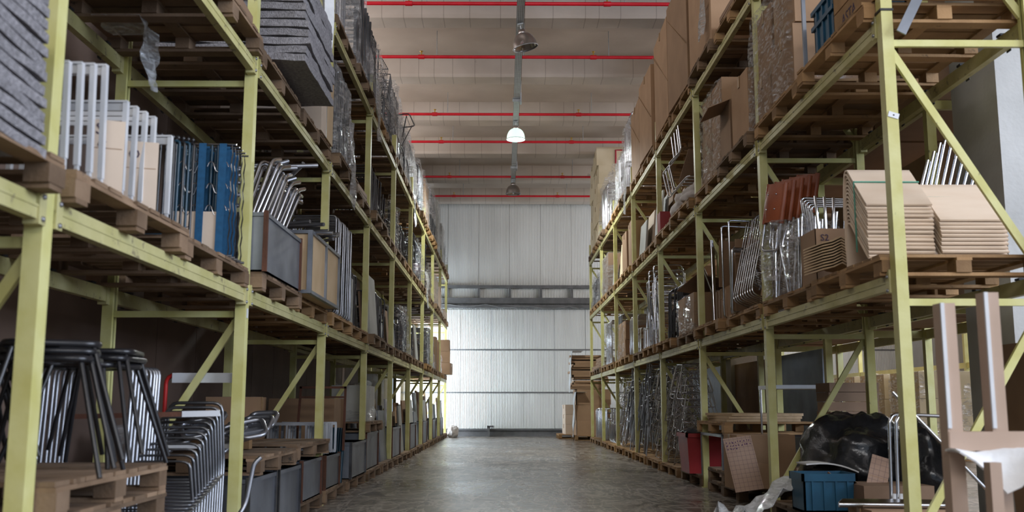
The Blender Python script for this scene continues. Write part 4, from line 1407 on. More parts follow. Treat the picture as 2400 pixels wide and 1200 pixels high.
# silver chair frames leaning behind the stools
frame_row('loop_tall', 'steel', 9, (-2.35, 5.62, 0.16), (0.0, 0.05, 0.0), (-0.12, 0, 0.1), 'chrome chair frame leaning behind the black stools, left floor', 'chrome frames behind the stools')
pallet(-2.37, 6.36, 0, 'wooden pallet on the left floor under the nested chrome chairs', 0.02, True)
ME_NEST = MB().tube(fil([(-.2, 0, 0), (-.19, .03, .5), (-.17, -.06, .88), (.17, -.06, .88), (.19, .03, .5), (.2, 0, 0)], .06, 3), .011, 6).tube(fil([(-.19, .03, .42), (-.2, -.3, .36), (.2, -.3, .36), (.19, .03, .42)], .06, 3), .009, 6).mesh('bare_chair')
for q in range(12):    # nested chairs, tops stepping down towards the camera
    o = link('bare_chair', ME_NEST, 'gunmetal', None, (-2.03 + .006 * q, 6.62 - .075 * q, .142), (-.16, 0, .12))
    o.scale = (1, 1, 1 - .035 * q)
    tag(o, '%s nested chrome chair counted from the second left post' % ORD[q], 'chair', 'nested chrome chairs by the second post')
t = thing('hand_truck', 'hand truck with white top plate and red tube handle, left floor', 'hand truck', (-2.18, 7.25, 0.0), 0)
link('handle_tube', MB().tube(fil([(-.25, 0, 0.1), (-.25, 0, 1.22), (.25, 0, 1.22), (.25, 0, 0.1)], .07, 4), 0.016, 8), 'red_paint', t)
link('top_plate', MB().box(-.2, .24, -.022, -.008, 1.165, 1.235), 'white_paint', t)
link('cross_bar', MB().box(-.25, .25, -.012, .012, 0.7, 0.73), 'white_paint', t)
link('toe_plate', MB().box(-.25, .25, -.3, .0, 0.05, 0.06), 'red_paint', t)
for a in (-1, 1):
    link('wheel', MB().lathe([(0, -.02), (.1, -.02), (.1, .02), (0, .02)], 16, (a * .22, -.06, .1), 'x'), 'black', t)
t = thing('hooked_rod', 'chrome rod with bent hook leaning into the aisle by the second post', 'rod', (-1.72, 6.75, 0), 0)
link('rod', MB().tube(fil([(-.25, -0.3, 0.02), (0.02, 0, 0.33), (0.06, 0.03, 0.62), (.1, .05, .66)], .08, 4), 0.016, 8), 'steel', t)
t = thing('rail_bar', 'long rusty brown bar with white end lying across the leaning frames', 'bar', (-2.3, 6.2, 0.93), 0)
link('bar', MB().bar((-.6, -0.1, 0), (.3, 0.1, 0.02), 0.03, 0.03), 'rust', t)
link('end_sleeve', MB().bar((.3, .1, .02), (.52, .15, .025), 0.036, 0.036), 'white_paint', t)

# second bay: steel lockers with pallet and brackets on top
steel_bin((-2.33, 7.72, 0.02), 0, 1.02, 0.86, 0.46, 'scuffed grey steel bin nearest on left floor, under the bracket pallet', False)
steel_bin((-2.33, 8.68, 0.02), 0, 1.02, 0.86, 0.46, 'blue-grey steel bin second along the left floor, under the bracket pallet', False)
pallet(-2.33, 8.1, 0.5, 'wooden pallet on the steel bins holding chrome brackets, left floor', 0.02, True)
ME_BRK = MB().tube(fil([(-.07, -.06, .016), (.07, -.06, .016), (.08, .07, .07), (-.08, .07, .07)], .04, 3, True), 0.015, 7, True).box(-.06, .06, -.03, .03, .012, .04).mesh('chair_bracket')
for q in range(18):
    a, b = q % 6, q // 6
    o = link('chair_bracket', ME_BRK, 'chrome' if q % 4 else 'steel', None, (-2.62 + 0.14 * a, 7.75 + 0.17 * b, 0.65 + 0.06 * (a % 3) + .03 * b), (0.25, RND.uniform(-.3, .3), RND.uniform(-.5, .5)))
    o.scale = (1.35, 1.35, 1.35)
    tag(o, '%s shiny bracket from the wall, %s row, on the bracket pallet' % (ORD[a], ['front', 'middle', 'back'][b]), 'bracket', 'chrome brackets on the pallet')
for q in range(3):
    tag(link('wood_block', MB().cbox((0, 0, .04), (.17, .1, .08)), 'wood', None, (-2.6 + .2 * q, 8.5, .645)), '%s wooden block in the line behind the chrome brackets' % ORD[q], 'block', 'wood blocks')
floor_pallet(-1, 1, 1, True)
steel_bin((-2.33, 9.62, PAL_H), 0, 1.04, 0.96, 0.36, 'low dark steel bin beside the third left post', True)
pallet(-2.33, 9.6, 0.53, 'wooden pallet on the low dark bin, left floor', -0.02, True)
frame_row('lowrect', 'steel', 7, (-2.15, 10.6, 0.5), (0, 0.12, 0), (-0.03, 0, 0.1), 'square tube table frame on the left floor behind the brackets', 'steel table frames, left floor', jit=0.02)
t = thing('rusty_stand', 'tall thin rust-brown frame standing among the table frames', 'frame', (-2.08, 11.55, 0.5))
link('frame_loop', MB().bar((-.28, 0, 0), (-.24, 0, .72), .025, .025).bar((.26, 0, 0), (.27, 0, .72), .025, .025).bar((-.26, 0, .71), (.28, 0, .71), .025, .025).bar((-.26, 0, .6), (.28, 0, .6), .02, .02), 'rust', t)
carton(-2.72, 10.3, 0.67, 0.5, 0.5, 0.42, 'brown carton behind the rust-brown frame, left floor', 0.05)
wrapped((-2.95, 8.4, 0.64), 0, 0.3, 1.0, 0.2, 'long plastic-wrapped roll lying at the back behind the brackets', 'none', 'film_thick')
# third bay
floor_pallet(-1, 2, 0, True)
steel_bin((-2.36, 10.95, PAL_H), 0, 1.04, 0.9, 0.34, 'rusty-edged steel bin just past the third left post', True)
for q in range(6):
    o = link('blue_tube', MB().tube([(0, 0, 0), (0, 0.12, 0.62)], 0.02, 8), 'teal_tube', None, (-1.84 - 0.035 * q, 11.5 + 0.05 * q, 0.14), (-0.1, 0, 0))
    tag(o, '%s dark blue tube propped beside the bins, fourth left bay' % ORD[q], 'tube', 'dark blue tubes')
steel_bin((-2.33, 12.7, PAL_H), 0, 1.04, 1.24, 0.42, 'grey steel bin under a brown carton, fourth left bay floor', False)
floor_pallet(-1, 2, 1, True)
pallet(-2.34, 14.3, PAL_H + 0.51, 'wooden pallet on the bin, under the grey bagged load', 0.0, True)
wrapped((-2.12, 14.3, PAL_H * 2 + 0.51), 0, 0.5, 1.0, 0.5, 'grey plastic-bagged load on the left floor, fifth bay', 'cartons', 'film_thick', taper=0.2, amp=0.07, card='panel_grey')
carton(-2.45, 12.7, 0.59, 0.8, 0.9, 0.5, 'brown carton on the third steel bin, left floor', 0, 'card', False)
for k in range(3, 9):
    for j in (0, 1):
        pp = floor_pallet(-1, k, j, True, 0.02, k < 5)
        kk = (k * 2 + j) % 4
        if kk in (0, 2):
            load('BIN', -1, k, j, 0, p=pp, h=0.5, rust=j == 0)
            if k % 2 and (k, j) != (3, 0):
                load('PL', -1, k, j, 0, p=(pp[0], pp[1], pp[2] + 0.52), h=0.5, n=3, mats=('panel_grey', 'panel_brown', 'card', 'card', 'card'))
        elif kk == 1:
            load('PL', -1, k, j, 0, p=pp, h=0.95 if k < 6 else 1.3, n=5)
        else:
            load('PL', -1, k, j, 0, p=pp, h=0.9 if k < 6 else 1.25, n=5, mats=('bin', 'panel_grey', 'panel_brown', 'bin', 'panel_brown'))

# ------------------------------------------------------------------ right rack, lower shelf, close up
def shell_mesh(w):
    """plywood shell bent to an inverted V: long slope towards the camera, steep leg behind"""
    prof = [(.45, 0.0), (.44, .12), (.425, .25), (.41, .305), (.385, .33), (.35, .325), (.31, .29), (.24, .22), (.12, .11), (.03, .025), (0, 0)]
    return MB().sheet([[(x * w, yy_, zz) for x in (-.5, 0, .5)] for yy_, zz in prof], 0.013)


ME_SH = shell_mesh(0.46)
for q in range(15):
    o = link('plywood_shell', ME_SH, 'ply', None, (2.745 + RND.uniform(-.005, .005), 6.75 + RND.uniform(-.006, .006), LZ + 0.012 + 0.028 * q), (0, 0, RND.uniform(-.008, .008)))
    tag(o, '%s bent plywood shell up the taller stack, nearest right bay' % ORD[q], 'plywood shell', 'bent plywood shells, taller stack')
for q in range(11):
    o = link('plywood_shell', ME_SH, 'ply', None, (3.245 + RND.uniform(-.005, .005), 6.73 + RND.uniform(-.006, .006), LZ + 0.012 + 0.028 * q), (0, 0, RND.uniform(-.008, .008)))
    tag(o, '%s bent plywood shell up the shorter stack, nearest right bay' % ORD[q], 'plywood shell', 'bent plywood shells, shorter stack')
ME_SH2 = MB().sheet([[(xx, yy_, zz) for yy_ in (-.2, 0, .2)] for xx, zz in ((-.2, -.12), (-.08, -.06), (0, 0), (.06, .0), (.2, .03))], 0.013).mesh('plywood_shell')
for q in range(10):
    o = link('plywood_shell', ME_SH2, 'ply_edge', None, (2.55, 7.62, LZ + 0.1 + 0.022 * q), (0, 0.5, 0.1))
    o.scale = (.55, .9, 1)
    tag(o, '%s small tilted plywood shell up the low stack by the marked box' % ORD[q], 'plywood shell', 'small plywood shells')
for q, (x, zt) in enumerate(((2.745, LZ + 0.012 + 0.028 * 14), (3.245, LZ + 0.012 + 0.028 * 10))):
    o = link('strapping_band', MB().box(-.235, .235, .205, .222, 0.206, 0.214).box(-.236, -.231, .205, .222, -.3, .214), 'green_strap', None, (x, 6.75, zt))
    tag(o, 'green strapping band across the %s plywood stack' % ['taller', 'shorter'][q], 'strap')
b = carton(2.76, 8.08, LZ, 0.5, 0.4, 0.44, 'open cardboard box marked S2 behind the taller plywood stack', 0.0, 'card', open_=True, flaps=(0, 0, 0, 1))
label_text('S2', 0.075, 'ink', b, (-0.21, -0.204, 0.34), (PI / 2, 0, 0))
label_text('Jo', 0.075, 'ink', b, (0.06, -0.204, 0.34), (PI / 2, 0, 0))
for q in range(7):
    o = link('chrome_tube', MB().tube(fil([(0, 0, 0.02), (0.03, 0, .62), (0.05, 0.05, .74)], .05, 3), 0.013, 7), 'chrome', None, (2.62 + .05 * q, 8.06 + .03 * (q % 3), LZ + .01), (0.0, 0.05 * q - .1, 0))
    tag(o, '%s chrome tube standing in the open box marked S2' % ORD[q], 'tube', 'chrome tubes in the marked box')
for q in range(9):
    o = link('chrome_pole', MB().tube([(0, 0, 0), (0.18, 0, 1.15 - 0.07 * abs(q - 3))], 0.011, 7), 'chrome', None, (3.0 + .045 * q, 7.45, LZ), (-0.05, 0.12, 0))
    tag(o, '%s slanted chrome pole behind the plywood stacks' % ORD[q], 'pole', 'chrome poles behind the plywood')
frame_row('loop_low', 'chrome', 5, (3.0, 8.35, LZ + 0.3), (0, 0.06, 0.03), (-0.2, 0, 0.1), 'chrome loop frame lying behind the marked box', 'loop frames behind the marked box')


def leather_chair(x, y, z, rot, label):
    t = thing('leather_chair', label, 'chair back', (x, y, z), 0, 'tan leather chair backs', rot=rot)
    rows = [[(xx, 0.03 * (xx / .14) ** 2 - 0.012 * math.sin(a * PI), zz) for xx in (-.14, -.07, 0, .07, .14)] for a, zz in ((0, .28), (.25, .37), (.5, .46), (.75, .55), (1, .64))]
    link('back_panel', MB().sheet(rows, 0.03), 'leather', t)
    for xx in (-.14, .14):
        link('leather_sleeve', MB().tube([(xx, .03, .27), (xx, .03, .65)], 0.027, 8), 'leather', t)
    link('tube_frame', MB().tube(fil([(-.14, .03, .3), (-.14, .03, .02), (.14, .03, .02), (.14, .03, .3)], .06, 3), 0.012, 7), 'chrome', t)
    for xx, zz in ((-.07, .40), (.07, .40), (-.07, .54), (.07, .54)):
        link('stud', MB().lathe([(0, -.004), (.008, -.002), (.009, .004)], 8, (xx, -.022, zz), 'y'), 'chrome', t)
    return t


for q in range(5):
    leather_chair(2.42 + 0.088 * q, 9.02 + 0.05 * q, LZ + 0.42 + 0.035 * q, (-0.1, 0.12, -1.15 + .03 * q), '%s tan leather chair back from the aisle, above the wrapped chrome' % ORD[q]).scale = (.82, 1, 1.0)
wrapped((2.72, 9.08, LZ), 0.0, 0.56, 0.5, 0.66, 'clear-wrapped bundle of chrome legs under the tan leather backs', 'none', 'film', amp=0.04, taper=0.0)
wrapped((2.66, 8.5, LZ), 0.1, 0.36, 0.45, 0.6, 'clear-wrapped upright chrome tubes beside the small plywood shells', 'none', 'film', amp=0.03)
for q in range(10):
    o = link('chrome_tube', MB().tube([(0, 0, 0), (.02, 0, .62 + .03 * (q % 3))], 0.014, 7), 'chrome', None, (2.52 + .032 * q, 8.4 + .06 * (q % 4), LZ), (RND.uniform(-.06, .06), RND.uniform(-.1, .15), 0))
    tag(o, '%s upright chrome leg inside the clear wrap, nearest right bay' % ORD[q], 'leg tube', 'wrapped chrome legs')
for q in range(12):
    o = link('chrome_tube', MB().tube(fil([(0, 0, 0), (.01, 0, .5), (.06, .02, .7)], .1, 3), 0.012, 7), 'chrome', None, (2.48 + .04 * q, 8.98 + .07 * (q % 3), LZ), (RND.uniform(-.1, .1), RND.uniform(-.15, .1), 0))
    tag(o, '%s chrome leg from the aisle in the wrap under the leather backs' % ORD[q], 'leg tube', 'chrome legs under the leather backs')
carton(2.9, 9.0, LZ, 0.3, 0.4, 0.3, 'small brown carton at the foot of the wrapped chrome bundle', 0, 'card')
for q in range(9):   # chrome rod chair bases nested sideways, sloping towards the aisle
    o = frame_obj('wiremesh', 'chrome', (2.86 - 0.012 * q, 9.3 + 0.0 * q, LZ + 0.02), (0, 0, 0), '%s nested chrome rod base beside the wrapped bundle, from the rack side' % ORD[q], 'nested chrome rod bases')
    o.location = (2.62, 9.64 + 0.1 * q, LZ + 0.03)
    o.rotation_euler = (-0.2, 0.34, 0.25 + RND.uniform(-.04, .04))
    o.scale = (1.12, 1, 1.12)

# right rack, lower shelf, second bay: loops, cardboard, poles
frame_row('loop_tall', 'chrome', 2, (2.75, 10.95, LZ), (0, .35, 0), (0.0, 0, 0.3), 'tall chrome loop standing in the second right bay', 'tall chrome loops, right')
frame_row('loop_mid', 'chrome', 3, (2.72, 10.6, LZ), (0.02, .12, 0), (0.05, 0, 0.4), 'shorter chrome loop before the tall loops, second right bay', 'short chrome loops, right')
for q in range(8):
    o = link('chrome_rail', MB().tube([(0, 0, 0), (0, .03, 1.0)], 0.014, 7), 'chrome', None, (2.5 + .02 * q, 11.75 + .08 * q, LZ), (RND.uniform(-.03, .03), 0, 0))
    tag(o, '%s straight chrome rail standing by the third right post' % ORD[q], 'rail', 'chrome rails by the third post')
carton(2.85, 11.75, LZ, 0.5, 0.9, 0.4, 'low brown carton behind the straight chrome rails', 0, 'card', open_=False)
card_sheet((2.78, 11.7, LZ + 0.41), (0.05, 0, 0.3), 0.5, 0.55, 'flat cardboard sheet standing on the low carton, second right bay', (), 'card')
card_sheet((2.9, 10.9, LZ), (0.05, 0, 0.1), 0.7, 0.85, 'tall cardboard sheet behind the chrome loops', (), 'card')
frame_row('loop_low', 'steel', 8, (3.0, 10.2, LZ + .2), (0, .12, .03), (-0.4, 0, .2), 'steel loop lying at the back of the second right bay', 'steel loops at the back')
for q in range(3):
    o = link('timber_lath', MB().box(-.03, .03, -.012, .012, 0, 1.05), 'ply_edge', None, (2.6 + .06 * q, 9.95 + .05 * q, LZ), (0.05, 0.18, .3))
    tag(o, '%s pale timber lath leaning beside the rod bases' % ORD[q], 'lath', 'timber laths')
# third bay: kraft-wrapped bundle and open carton
wrapped((2.9, 13.45, LZ), PI, 0.9, 1.2, 0.5, 'kraft paper bundle under film, third right bay', 'cartons', 'film', amp=0.05)
card_sheet((2.7, 13.7, LZ + 0.55), (1.2, 0.1, 0.4), 0.7, 0.5, 'bent cardboard flap over the kraft bundle, third right bay', (), 'panel_brown')
for q in range(8):
    o = link('chrome_strut', MB().tube([(0, 0, 0), (.22, .05, .5)], 0.012, 6), 'chrome', None, (2.75 + .02 * q, 13.0 + .07 * q, LZ + .5), (0, -.75, .2))
    tag(o, '%s chrome strut slanting over the kraft bundle' % ORD[q], 'strut', 'chrome struts over the kraft bundle')

# ------------------------------------------------------------------ right rack, middle shelf, close up
t = thing('wooden_crate', 'pale wooden crate with stencilled letters on the nearest middle right pallet', 'crate', (3.02, 6.72, MZ))
for zz in (0, .2, .4):
    link('board', MB().box(-.54, .54, -.4, -.38, zz, zz + .19), 'wood', t)
    link('board', MB().box(-.54, -.52, -.38, .38, zz, zz + .19), 'wood', t)
    link('board', MB().box(.52, .54, -.38, .38, zz, zz + .19), 'wood', t)
for xx in (-.5, .5):
    link('batten', MB().box(xx - .03, xx + .03, -.38, -.35, 0, .6), 'wood', t)
label_text('ASTA', 0.12, 'ink', t, (-0.541, 0.22, 0.05), (PI / 2, 0, -PI / 2))
t = thing('blue_crate', 'worn dark blue plastic crate on the middle right shelf beside the wooden crate', 'crate', (2.8, 7.45, MZ))
link('crate_body', MB().box(-.28, .28, -.24, .24, 0, .02).box(-.28, -.265, -.24, .24, 0, .46).box(.265, .28, -.24, .24, 0, .46).box(-.28, .28, -.24, -.225, 0, .46).box(-.28, .28, .225, .24, 0, .46), 'blue_plastic', t)
for zz in (.3, .43):
    link('rim', MB().box(-.3, .3, -.26, .26, zz, zz + .035), 'blue_plastic', t)
for yy_ in (-.14, 0, .14):
    link('side_rib', MB().box(-.295, -.28, yy_ - .012, yy_ + .012, 0, .43), 'blue_plastic', t)
t = thing('angle_iron_stand', 'grey angle-iron frame standing around the blue crate, middle right shelf', 'frame', (2.52, 7.5, MZ))
link('post', MB().bar((0, -.35, 0), (0, -.35, .95), .03, .03), 'bin', t)
link('post', MB().bar((0, .45, 0), (0, .45, .95), .03, .03), 'bin', t)
link('rail', MB().bar((0, -.36, .72), (0, .46, .72), .03, .03), 'bin', t)
link('rail', MB().bar((0, -.36, .02), (0, .46, .02), .03, .03), 'bin', t)
wrapped((2.72, 7.86, MZ), 0, .26, .2, .25, 'crumpled foil bundle beside the blue crate', 'none', 'film_thick', amp=.07)
tag(link('angle_bar', MB().bar((-.55, 0, 0), (.55, 0, 0), .04, .012).bar((-.55, -.02, .02), (.55, -.02, .02), .006, .05), 'bin', None, (3.03, 6.28, MZ + .012)), 'grey angle bar lying along the front edge of the nearest middle right pallet', 'bar')
tag(link('flat_bar', MB().bar((0, 0, 0), (.33, .05, .62), .065, .012, (0, 1, 0)), 'bin', None, (2.6, 6.2, MZ - .28)), 'scuffed steel flat bar leaning on the nearest middle right pallet', 'bar')
for q, (dy, w_, d_, h_, z_) in enumerate(((8.55, .9, .75, .58, 0), (8.5, .86, .7, .5, .585), (9.25, .9, .55, .46, 0), (9.2, .86, .5, .62, .465))):
    carton(2.95, dy, MZ + z_, w_, d_, h_, ['large lower carton under film, nearest middle right bay', 'upper carton stacked on the large lower one, nearest middle right bay', 'lower carton beside the second right post, middle shelf', 'upper carton beside the second right post, middle shelf'][q], RND.uniform(-.03, .03), 'card')
link_f = wrapped((2.95, 8.9, MZ), 0, 1.0, 1.38, 1.12, 'clear stretch film around the four cartons, nearest middle right bay', 'none', 'film', amp=.02, taper=.03)
link_f['category'] = 'plastic film'
# second bay: wrapped tall cartons and open ones
wrapped((3.0, 11.85, MZ), 0, .95, 1.2, 1.15, 'tall stretch-wrapped cartons by the third right post, middle shelf', 'cartons', 'film', amp=.02)
carton(2.92, 10.05, MZ, .9, .62, .72, 'plain brown carton, second right bay, middle shelf, nearer', 0.03, 'card')
carton(2.92, 10.75, MZ, .88, .6, .62, 'open-flapped brown carton, second right bay, middle shelf', -.04, 'card', open_=True)
# third bay: white sack, chrome frames, cardboard
def sack(p, sx, sy, sz, label, m='bag', seed=0.0, name='cloth_sack', cat='sack'):
    v, f = [], []
    n, k = 40, 26
    for i in range(k + 1):
        ph = PI * i / k
        for a in range(n):
            th = 2 * PI * a / n
            x, y, z = math.sin(ph) * math.cos(th), math.sin(ph) * math.sin(th), math.cos(ph)
            d = 1 + .28 * noise.noise((x * 2 + seed, y * 2, z * 2)) + .16 * (.35 - abs(noise.noise((x * 4, y * 4 + seed, z * 4)))) + .1 * (.3 - abs(noise.noise((x * 9, y * 9 + seed, z * 7))))
            v.append((x * sx / 2 * d, y * sy / 2 * d, max(0.0, (z * .5 * d + .42) * sz)))
    for i in range(k):
        for a in range(n):
            b_ = (a + 1) % n
            f.append((i * n + a, (i + 1) * n + a, (i + 1) * n + b_, i * n + b_))
    return tag(link(name, MB().raw(v, f, True), m, None, p), label, cat)


sack((2.72, 13.5, MZ), .5, .7, .4, 'pale lumpy cloth sack on the middle right shelf, third bay', 'bag', 3)
sack((2.85, 14.6, MZ), .6, .7, .55, 'white cloth bundle behind the chrome chair frames, third bay', 'bag', 9)
frame_row('sled', 'chrome', 4, (2.7, 13.6, MZ + .36), (0, .2, 0), (0.3, 0, PI + .3), 'chrome chair frame tipped over the cloth sack', 'chrome chairs on the sack')
card_sheet((2.8, 14.3, MZ + .5), (0.3, 0.2, 0.3), .5, .5, 'ragged cardboard sheet over the white cloth bundle', (), 'panel_brown')
carton(2.95, 12.98, MZ, .6, .3, .3, 'small carton behind the pale cloth sack', .1, 'card')
t = carton(2.72, 15.55, MZ, .5, .3, .34, 'red plastic tub on the middle right shelf by the fourth post', 0, 'red_plastic', False, name='plastic_tub', cat='tub')

# right rack, top shelf: large cartons
for q, (y, w_, d_, h_, lab) in enumerate(((11.86, 1.0, 1.4, 1.75, 'largest tall brown carton on the top right shelf, under film'), (13.48, 1.0, 1.42, 1.6, 'tall brown carton second along the top right shelf'),
                                         (14.98, .98, 1.4, 1.55, 'tall narrow brown carton third along the top right shelf'), (16.66, 1.0, 1.35, 1.4, 'brown carton fourth along the top right shelf with torn film'), (18.14, .95, 1.3, 1.3, 'brown carton fifth along the top right shelf'))):
    p = (2.95, y, TZ)
    carton(*p, w_, d_, h_, lab, RND.uniform(-.03, .03), 'card')
    o = link('cord', MB().tube([(2.95 - w_ / 2 - .012, y - d_ / 2, TZ + h_ * .35), (2.95 - w_ / 2 - .014, y + d_ / 2, TZ + h_ * .9)], .006, 4), 'tape', None)
    tag(o, 'thin strap across the %s big carton, top right shelf' % ORD[q], 'strap', 'carton straps')
film_tail((2.42, 11.4, TZ + 1.4), .5, 1.3, 'shiny loose film down the near edge of the largest top carton', 1)
for j in (0, 1):
    x, y, z = PALTOP[(1, 6, j, 3)]
    for q in range(5):
        b = carton(x + RND.uniform(-.03, .03), y + RND.uniform(-.03, .03), z + .5 * q, 1.0, 1.34, .496, '%s cream carton up the %s column at the far end, top right shelf' % (ORD[q], ['nearer', 'farther'][j]), RND.uniform(-.03, .03), 'card_cream')
        if q == 4 and j == 0:
            ring = link('lettering', MB().tube([(.25 + .16 * math.cos(a * PI / 8 - PI / 2), -.675, .28 + .13 * math.sin(a * PI / 8 - PI / 2)) for a in range(9)] + [(.0, -.675, .41), (.0, -.675, .05)], .028, 4), 'ink_red', b)
            label_text('00', .14, 'ink_red', b, (.2, -.672, .05), (PI / 2, 0, 0))

# ------------------------------------------------------------------ right floor
p = floor_pallet(1, 0, 0, True)
p = floor_pallet(1, 0, 1, True)
t = thing('blue_crate', 'bright blue plastic crate on the floor beside the second right post', 'crate', (2.63, 8.35, 0.15))
link('crate_body', MB().box(-.21, .21, -.17, .17, 0, .02).box(-.21, -.195, -.17, .17, 0, .3).box(.195, .21, -.17, .17, 0, .3).box(-.21, .21, -.17, -.155, 0, .3).box(-.21, .21, .155, .17, 0, .3), 'blue_plastic', t)
link('rim', MB().box(-.225, .225, -.185, -.165, .25, .31).box(-.225, .225, .165, .185, .25, .31).box(-.225, -.205, -.185, .185, .25, .31).box(.205, .225, -.185, .185, .25, .31), 'blue_plastic', t)
for xx in (-.14, -.045, .05, .145):
    link('side_rib', MB().box(xx - .008, xx + .008, -.182, -.17, .02, .25), 'blue_plastic', t)
link('contents', MB().box(-.19, .19, -.15, .15, .2, .23), 'panel_brown', t)
for q in range(4):
    o = link('paper_scrap', MB().sheet([[(-.12 + .06 * a, -.08 + .05 * b, .02 * math.sin(a * 2 + b + q)) for b in range(4)] for a in range(5)], .003), 'card', None, (2.56 + .07 * q, 8.33, .4), (RND.uniform(-.4, .4), RND.uniform(-.4, .4), q))
    tag(o, '%s torn cardboard scrap from the aisle in the bright blue crate' % ORD[q], 'scrap', 'scraps in the blue crate')


def grid_material():
    m = mat('ruled_cardboard', (0.46, 0.3, 0.22), (0.52, 0.35, 0.26), 0.75, 0, 3)
    nt = m.node_tree
    N, L = nt.nodes, nt.links
    tc = N.new('ShaderNodeTexCoord')
    br = N.new('ShaderNodeTexBrick')
    br.offset = 0
    br.inputs['Scale'].default_value = 1
    br.inputs['Mortar Size'].default_value = 0.0009
    br.inputs['Brick Width'].default_value = 0.045
    br.inputs['Row Height'].default_value = 0.045
    sp = N.new('ShaderNodeSeparateXYZ')
    cb = N.new('ShaderNodeCombineXYZ')
    L.new(tc.outputs['Object'], sp.inputs[0])
    L.new(sp.outputs['X'], cb.inputs[0])
    L.new(sp.outputs['Z'], cb.inputs[1])
    L.new(cb.outputs[0], br.inputs['Vector'])
    mx = N.new('ShaderNodeMix')
    mx.data_type = 'RGBA'
    b = N['Principled BSDF']
    L.new(br.outputs['Fac'], mx.inputs[0])
    L.new(b.inputs['Base Color'].links[0].from_socket, mx.inputs[6])
    mx.inputs[7].default_value = (0.1, 0.07, 0.1, 1)
    L.new(mx.outputs[2], b.inputs['Base Color'])
    return m


M['grid_card'] = grid_material()
t = thing('ruled_card', 'ruled cardboard sheet with purple scribbles leaning on a carton, right floor', 'cardboard', (2.5, 10.3, .15), 0, rot=(-.3, -.12, .1))
link('sheet', MB().box(-.15, .15, -.004, .004, 0, .56), 'grid_card', t)
for r in range(3):
    for c in range(9 if r < 2 else 4):
        link('scribble', MB().tube([(-.13 + .03 * c + .02 * RND.random(), -.006, .5 - .035 * r + .02 * RND.random()) for _ in range(4)], .0035, 4), 'ink_purple', t)
card_sheet((2.78, 10.45, .15), (-.2, .1, .05), .32, .52, 'brown cardboard sheet with a small cut-out behind the ruled sheet', (), 'card')
card_sheet((2.98, 8.25, .15), (-.35, .3, -.2), .16, .48, 'narrow ruled card strip leaning at the blue crate', (), 'grid_card')
carton(2.72, 10.75, .14, .62, .5, .56, 'brown carton behind the ruled sheet, right floor', .06, 'card')
rows = []
for i in range(17):
    r = []
    for j in range(11):
        a, b_ = i / 16, j / 10
        z = .012 + .36 * max(0, 1 - a * 1.15) ** 1.4 + .15 * max(0, noise.noise((a * 6, b_ * 3, 4)) + .25) * (.4 + a)
        r.append((2.5 - .68 * a + .05 * noise.noise((a * 4, b_ * 4, 1)), 8.5 + .5 * b_ - .12 * a + .06 * noise.noise((a * 5, b_ * 4, 8)), z))
    rows.append(r)
tag(link('bubble_wrap_sheet', MB().sheet(rows, .006), 'bubble'), 'crumpled bubble wrap sheet spilling onto the floor by the second right post', 'bubble wrap')
rows = [[(2.62 + .06 * i, 8.75 + .06 * j, 0.5 - .012 * i + .05 * math.sin(i * .35)) for j in range(6)] for i in range(13)]
tag(link('foam_board', MB().sheet(rows, .012), 'foam'), 'curved white ribbed sheet lying behind the bright blue crate', 'sheet')
carton(3.1, 8.2, .14, .55, .5, .24, 'low dark carton under the curved white sheet', 0, 'panel_brown', False)
sack((3.3, 9.3, .0), 1.1, 1.1, .98, 'heap of black plastic sheeting at the back of the right floor', 'black_film', 5, 'plastic_heap', 'plastic heap')
sack((3.55, 8.6, .0), .5, .8, .9, 'smaller black plastic bag beside the big plastic heap', 'black_film', 15, 'plastic_bag', 'plastic bag')
for q in range(6):
    o = link('brick_block', MB().cbox((0, 0, .05), (.5, .4, .09)), 'panel_brown', None, (3.5, 10.2, .66 + .095 * q), (0, 0, RND.uniform(-.06, .06)))
    tag(o, '%s brown slab up the pile behind the black plastic heap' % ORD[q], 'slab', 'brown slabs')
steel_bin((3.5, 10.2, .0), 0, .7, .7, .64, 'dark steel bin under the brown slabs', False)
carton(2.78, 7.1, .14, .6, .4, .16, 'flat brown carton under the long chrome tubes, nearest right floor pallet', .05, 'card')
for q in range(6):    # long chrome tubes with rounded ends lying near the front
    o = link('chrome_tube', MB().tube([(-.4, 0, 0), (.42, .06, .0)], .02, 8), 'chrome', None, (2.72 + .02 * q, 6.98 + .045 * q, .325), (0, 0, -.2))
    tag(o, '%s long chrome tube from the camera on the nearest right floor pallet' % ORD[q], 'tube', 'chrome tubes on the floor pallet')
for q in range(2):
    o = link('chrome_upright', MB().tube(fil([(-.1 + .05 * q, 0, .05), (0 + .05 * q, 0, .02), (.02 + .05 * q, 0, .75), (.06 + .05 * q, 0.02, .8), (.5, .02, .78)], .04, 3), .013, 8), 'chrome', None, (2.86, 7.5, .14))
    tag(o, '%s bent chrome tube upright behind the nearest right post' % ORD[q], 'tube', 'bent chrome tubes, right floor')
    link('tape_wrap', MB().tube([(.018 + .05 * q, 0, .06), (.02 + .05 * q, 0, .22)], .02, 8), 'foam', o)
o = link('chrome_pole', MB().tube([(0, 0, 0), (-.75, .3, .95)], .013, 8), 'chrome', None, (3.55, 6.9, .15))
tag(o, 'long slanting chrome pole leaning behind the nearest right post', 'pole')
card_sheet((3.15, 9.0, .15), (-.15, 0, .1), .36, .52, 'dark mesh-covered board behind the bright blue crate', (), 'panel_brown')
